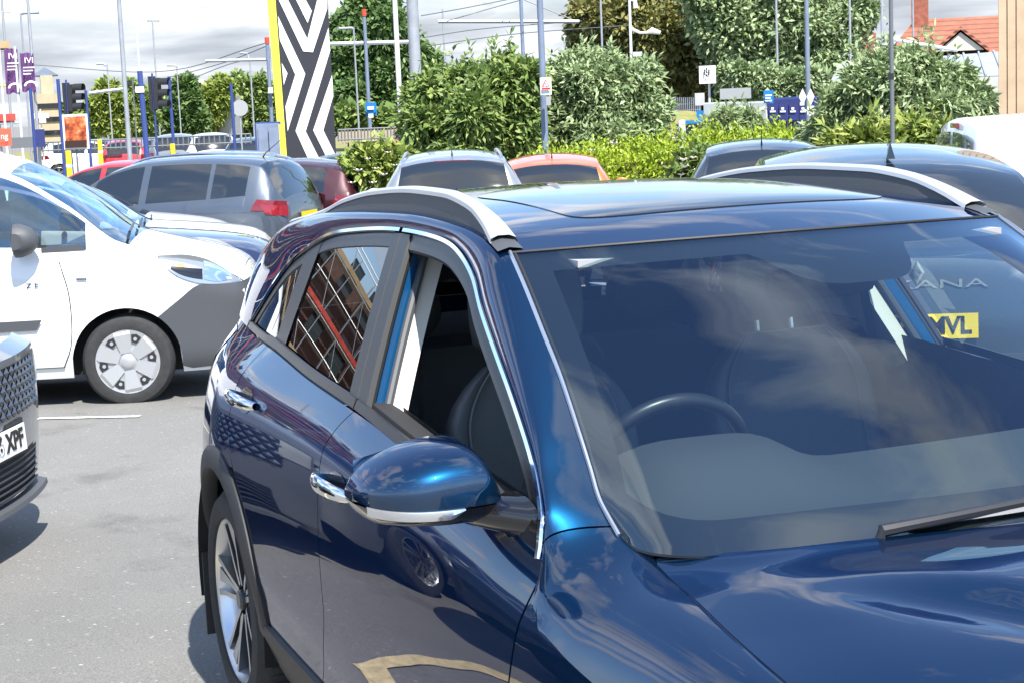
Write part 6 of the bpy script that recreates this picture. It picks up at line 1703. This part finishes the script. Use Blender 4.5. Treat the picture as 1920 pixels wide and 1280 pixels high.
# palisade fence on the grass bank
fe = empty('palisade_fence', at(1270, 205, 62), 0, 'grey palisade fence behind the dry grass bank', 'fence'); fe.location.z = ground_z(fe.location.x, fe.location.y)
for k in range(20): MB().box(px_off(fe, 1242+k*3.6, 199, 62), (.045, .02, .30*2)).build('pale', M['pole_grey'], fe, smooth=False)
pbox(fe, 1240, 195, 1314, 196.5, 62.1, .03, M['pole_grey'], 'rail'); pbox(fe, 1240, 206, 1314, 207.5, 62.1, .03, M['pole_grey'], 'rail')
bk = at(1275, 225, 58); mb = MB(); ra_, rf_ = right_dir(1275); rows = []
for s in np.linspace(-1, 1, 13): rows.append([bk+ra_*s*1.6+rf_*t*2.5+np.array((0, 0, -.45+.75*(1-s*s*.6)*math.sin(PI*min(1, .2+t*.5)))) for t in (-1, -.5, 0, .5, 1)])
tag(mb.grid(rows).build('grass_bank', M['grass']), kind='structure')
# railings along the far road
def railing(lab, u0, u1, v, d, hpx, n):
    r0 = empty('road_railing', at((u0+u1)/2, v+hpx, d), 0, lab, 'railing', 'road railings'); r0.location.z = ground_z(r0.location.x, r0.location.y)
    for q in (0, hpx*.85): MB().tube([px_off(r0, u0, v+q, d), px_off(r0, u1, v-(u1-u0)*.042+q, d)], .025, 6).build('rail', M['pole_dark'], r0)
    for k in range(n+1):
        t = k/n; MB().tube([px_off(r0, u0+(u1-u0)*t, v-(u1-u0)*.042*t, d), px_off(r0, u0+(u1-u0)*t+.6, v-(u1-u0)*.042*t+hpx, d)], .022, 5).build('baluster', M['pole_dark'], r0)
railing('dark railing along the road left of the totem', 80, 470, 268, 48, 18, 40)
railing('railing right of the totem before the silver van', 634, 745, 244, 50, 22, 18)
w_ = empty('road_barrier', at(690, 255, 52), 0, 'low brown timber barrier right of the totem', 'barrier'); w_.location.z = ground_z(w_.location.x, w_.location.y); pbox(w_, 634, 246, 740, 266, 52, .1, M['sand'], 'boarding')
for u, v0, v1, d, lab in ((672, 276, 312, 34, 'yellow bollard in front of the road right of the totem'), (187, 262, 274, 44, 'yellow signal box under the grey lamp post'), (128, 283, 296, 34, 'yellow bollard at the foot of the blue pole left of the poster'), (323, 270, 276, 40, 'yellow bollard behind the black SUV at the blue pole')):
    b_ = empty('yellow_bollard', at(u, v1, d), 0, lab, 'bollard', 'yellow bollards'); b_.location.z = ground_z(b_.location.x, b_.location.y)
    zt = at(u, v0, d)[2]-b_.location.z; MB().prism([(-.06, -.05), (.06, -.05), (.06, .05), (-.06, .05)], zt).build('post', M['yellow'], b_, smooth=False)
    MB().prism([(-.065, -.055), (.065, -.055), (.065, .055), (-.065, .055)], .06, base=zt*.8).build('band', M['sign_white'], b_, smooth=False)
cbx = empty('blue_cabinet', at(500, 290, 44), 0, 'blue-grey street cabinet left of the totem', 'cabinet'); cbx.location.z = ground_z(cbx.location.x, cbx.location.y)
pbox(cbx, 482, 232, 524, 300, 44, .5, M['pole_bluegrey'], 'body'); pbox(cbx, 480, 229, 526, 234, 44, .56, M['pole_blue'], 'lid')
for k in range(2): pbox(cbx, 485+k*20, 240, 503+k*20, 296, 43.7, .03, M['pole_bluegrey'], 'door')
pbox(cbx, 479, 234, 484, 300, 44, .54, M['pole_blue'], 'edge_post')
sg_ = empty('blue_sign_panel', at(75, 270, 44), 0, 'blue fence panel below the purple banners at far left', 'panel'); sg_.location.z = ground_z(sg_.location.x, sg_.location.y); pbox(sg_, 66, 243, 84, 276, 44, .05, M['navy_panel'], 'board')
og = empty('orange_sign', at(10, 270, 42), 0, 'orange hoarding sign with white letters at the left edge', 'sign'); og.location.z = ground_z(og.location.x, og.location.y); pbox(og, -30, 242, 20, 275, 42, .08, mat('hoarding_orange', (.62, .10, .05), .6), 'board')
text_mesh('ng', .20, 'lettering', M['white_text'], og, px_off(og, 8, 256, 41.9), right_dir(8)[0], (0, 0, 1), width=.16)
hb = empty('grey_hoarding', at(45, 275, 43), 0, 'low grey hoarding between orange sign and blue pole', 'hoarding'); hb.location.z = ground_z(hb.location.x, hb.location.y); pbox(hb, 20, 258, 62, 278, 43, .06, M['pole_dark'], 'board')
rs = pole('street_name_sign', 'white direction signs on a post between the banners and the poster', 78, 240, 48, 205, 3, M['pole_white'], 'sign'); pbox(rs, 64, 213, 91, 222, 47.9, .03, M['sign_white'], 'arrow_board'); pbox(rs, 74, 222, 86, 231, 47.9, .03, M['sign_white'], 'small_board')

# --- buildings
def block(name, lab, u0, u1, vt, d, depth, m, cat='building', vb=None):
    a, f = right_dir((u0+u1)/2); c = at((u0+u1)/2, vt, d); gz = ground_z(c[0], c[1]); root = empty(name, (c[0], c[1], gz), math.atan2(a[1], a[0]), lab, cat)
    w = (u1-u0)*d/F_PX; h = c[2]-gz; MB().box((0, depth/2, h/2), (w, depth, h)).build('wall', m, root, smooth=False); return root, w, h
# scaffolded building at the left; it runs on beyond the frame
scf, w, h = block('scaffolded_building', 'tall brick building wrapped in scaffolding at the left edge', -2100, -75, -210, 40, 8, M['brick_dark'])
for fl_ in range(4):
    for k in range(11):
        x = -w/2+1.0+k*2.2
        MB().box((x+.4, -.01, 1.5+fl_*2.2), (1.1, .06, 1.3)).build('window', M['window_dark'], scf, smooth=False)
scaf = empty('scaffold', tuple(scf.location), scf.rotation_euler.z, 'steel scaffold with boards and red netting on the brick building at left', 'scaffold')
nst = 17
for k in range(nst):
    x = -w/2+(w+.35)*k/(nst-1)
    for y in (-.35, -1.45): MB().tube([(x, y, 0), (x, y, h+.6)], .032, 6).build('standard', M['tubing'], scaf)
for fl_ in range(int(h/1.9)+1):
    z = .3+1.9*fl_
    for y in (-.35, -1.45):
        MB().tube([(-w/2-.1, y, z), (w/2+.55, y, z)], .028, 6).build('ledger', M['tubing'], scaf)
        MB().tube([(-w/2-.1, y, z+1.0), (w/2+.55, y, z+1.0)], .024, 6).build('guard_rail', M['yellow'] if fl_ == 1 else M['tubing'], scaf)
    for q in range(4): MB().box((.15, -.50-.26*q, z+.05), (w+.6, .22, .04)).build('board', M['board'], scaf, smooth=False)
    MB().box((.15, -1.50, z+.16), (w+.6, .03, .18)).build('toe_board', M['netting'] if fl_ % 2 else M['board'], scaf, smooth=False)
    for k in range(0, nst-1, 2):
        x0 = -w/2+(w+.35)*k/(nst-1); x1 = -w/2+(w+.35)*(k+1)/(nst-1); MB().tube([(x0, -1.49, z), (x1, -1.49, z+1.9)], .022, 6).build('brace', M['tubing'], scaf)
# beige block, far house
sb, w, h = block('beige_block', 'stepped beige building behind the traffic light at far left', 62, 112, 176, 130, 10, M['sand'])
for k in range(4): MB().box((0, -.05, h-.9-k*1.0), (w*.94, .12, .35)).build('window_band', M['window_dark'], sb, smooth=False)
MB().box((w*.05, 5, h+.7), (w*.45, 6, 1.4)).build('upper_storey', M['sand'], sb, smooth=False); MB().prism([(-1.0, h+1.4), (1.0, h+1.4), (0, h+2.0)], 4, axis='y', base=2).build('blue_roof', M['pole_bluegrey'], sb, smooth=False)
def gable_house(name, lab, u0, u1, ve, vr, d, depth, wall, roofm):
    root, w, h = block(name, lab, u0, u1, ve, d, depth, wall, 'house'); hr = at((u0+u1)/2, vr, d)[2]-root.location.z
    MB().prism([(-w/2-.3, h-.1), (w/2+.3, h-.1), (0, hr)], depth+.6, axis='y', base=-.3).build('roof', roofm, root, smooth=False); return root, w, h, hr
r_, w, h, hr = gable_house('gabled_house', 'distant red brick gabled house above the trees at left', 358, 400, 172, 150, 140, 9, M['brick'], M['brick'])
MB().box((0, -.4, h*.5+2), (w*.24, .2, h*.5)).build('white_panel', M['render'], r_, smooth=False)
# red roofed houses on the right
def ridge_house(name, lab, u0, u1, ve, vr, d, depth, wall):
    root, w, h = block(name, lab, u0, u1, ve, d, depth, wall, 'house'); hr = at((u0+u1)/2, vr, d)[2]-root.location.z
    MB().add([(-w/2-.2, -.4, h-.05), (w/2+.2, -.4, h-.05), (w/2+.2, depth+.4, h-.05), (-w/2-.2, depth+.4, h-.05), (-w/2+1.2, depth/2, hr), (w/2+.2, depth/2, hr)], [(0, 1, 5, 4), (2, 3, 4, 5), (3, 0, 4), (1, 2, 5), (0, 3, 2, 1)]).build('roof', M['tiles'], root, smooth=False)
    return root, w, h, hr
rh, w, h, hr = ridge_house('red_roof_house', 'house with broad red tiled roof and gabled dormer at upper right', 1655, 1990, 118, 26, 66, 7, M['render'])
MB().box((-w/2+1.4, 3.2, hr+.15), (.65, .65, 1.3)).build('chimney', M['brick'], rh, smooth=False)
for q in (-.15, .15): MB().tube([(-w/2+1.4+q, 3.2, hr+.8), (-w/2+1.4+q, 3.2, hr+1.1)], .10, 8).build('chimney_pot', M['brick'], rh)
dz_ = at(1775, 97, 66)[2]-rh.location.z; dt_ = at(1775, 58, 66)[2]-rh.location.z
dr = MB().prism([(-.85, dz_), (.85, dz_), (0, dt_-.1)], 2.6, axis='y', base=-.5).build('dormer_wall', M['render'], rh, smooth=False); dr.location.x = .05*w-.75
dq = MB()
for s2 in (-1, 1): dq.add([(0, -.62, dt_), (s2*1.02, -.62, dz_-.08), (s2*1.02, 2.6, dz_-.08), (0, 2.6, dt_), (0, -.62, dt_+.12), (s2*1.06, -.62, dz_+.03), (s2*1.06, 2.6, dz_+.03), (0, 2.6, dt_+.12)], [(0, 1, 2, 3), (4, 5, 6, 7), (0, 4, 5, 1)])
o = dq.build('dormer_roof', M['tiles'], rh, smooth=False); o.location.x = .05*w-.75
ch, w2, h2, hr2 = ridge_house('cream_house', 'cream rendered house with red roof behind the trees, left of the grey canopy', 1520, 1640, 150, 112, 82, 6, M['render'])
MB().box((-w2/2+.3, 2, hr2), (.8, .8, 1.6)).build('chimney', M['brick'], ch, smooth=False)
for k in range(2): MB().box((-.9+k*1.5, -.03, h2-1.2), (.8, .08, 1.1)).build('window', M['window_dark'], ch, smooth=False)
rh2, w3, h3, hr3 = ridge_house('terrace_house', 'far terrace roof with chimney left of the red-roofed house', 1560, 1700, 122, 88, 96, 6, M['brick'])
MB().box((0, 3, hr3+.2), (.8, .8, 1.2)).build('chimney', M['brick'], rh2, smooth=False)
# grey flat-roofed building
gbl, w, h = block('grey_pavilion', 'grey flat-roofed building with dark windows behind the pale shrub', 1575, 1900, 150, 44, 6, M['roofgrey'])
MB().box((0, -.75, h-.25), (w+.3, 1.6, .5)).build('fascia', M['concrete'], gbl, smooth=False)
zt = at(1740, 100, 46)[2]-gbl.location.z
MB().add([(-w/2-.15, -1.5, h+.02), (w/2+.15, -1.5, h+.02), (w/2+.15, 4, zt), (-w/2-.15, 4, zt-.15)], [(0, 1, 2, 3)]).build('roof_sheet', M['roofgrey'], gbl, smooth=False)
for k in range(12): MB().tube([(-w/2+w*k/11, -1.5, h+.05), (-w/2+w*k/11, 4, zt+.03-.15*(1-k/11))], .03, 5).build('roof_seam', M['roofgrey'], gbl)
MB().box((w*.30, -.02, h-1.35), (w*.36, .08, 1.7)).build('window', M['window_dark'], gbl, smooth=False)
MB().tube([(at(1656, 72, 44)-np.array(gbl.location))@np.array([[math.cos(gbl.rotation_euler.z), -math.sin(gbl.rotation_euler.z), 0], [math.sin(gbl.rotation_euler.z), math.cos(gbl.rotation_euler.z), 0], [0, 0, 1]]), (at(1795, 95, 44)-np.array(gbl.location))@np.array([[math.cos(gbl.rotation_euler.z), -math.sin(gbl.rotation_euler.z), 0], [math.sin(gbl.rotation_euler.z), math.cos(gbl.rotation_euler.z), 0], [0, 0, 1]])], .05, 6).build('barrier_arm', M['pole_white'], gbl)
# timber clad corner
tb, w, h = block('timber_building', 'tan timber-clad building corner at the right edge', 1880, 2400, -250, 28, 4, M['wood'])
for k in range(22):
    MB().box((-w/2+.07+k*.145, -.02, h/2), (.125, .04, h)).build('plank', M['wood'], tb, smooth=False)
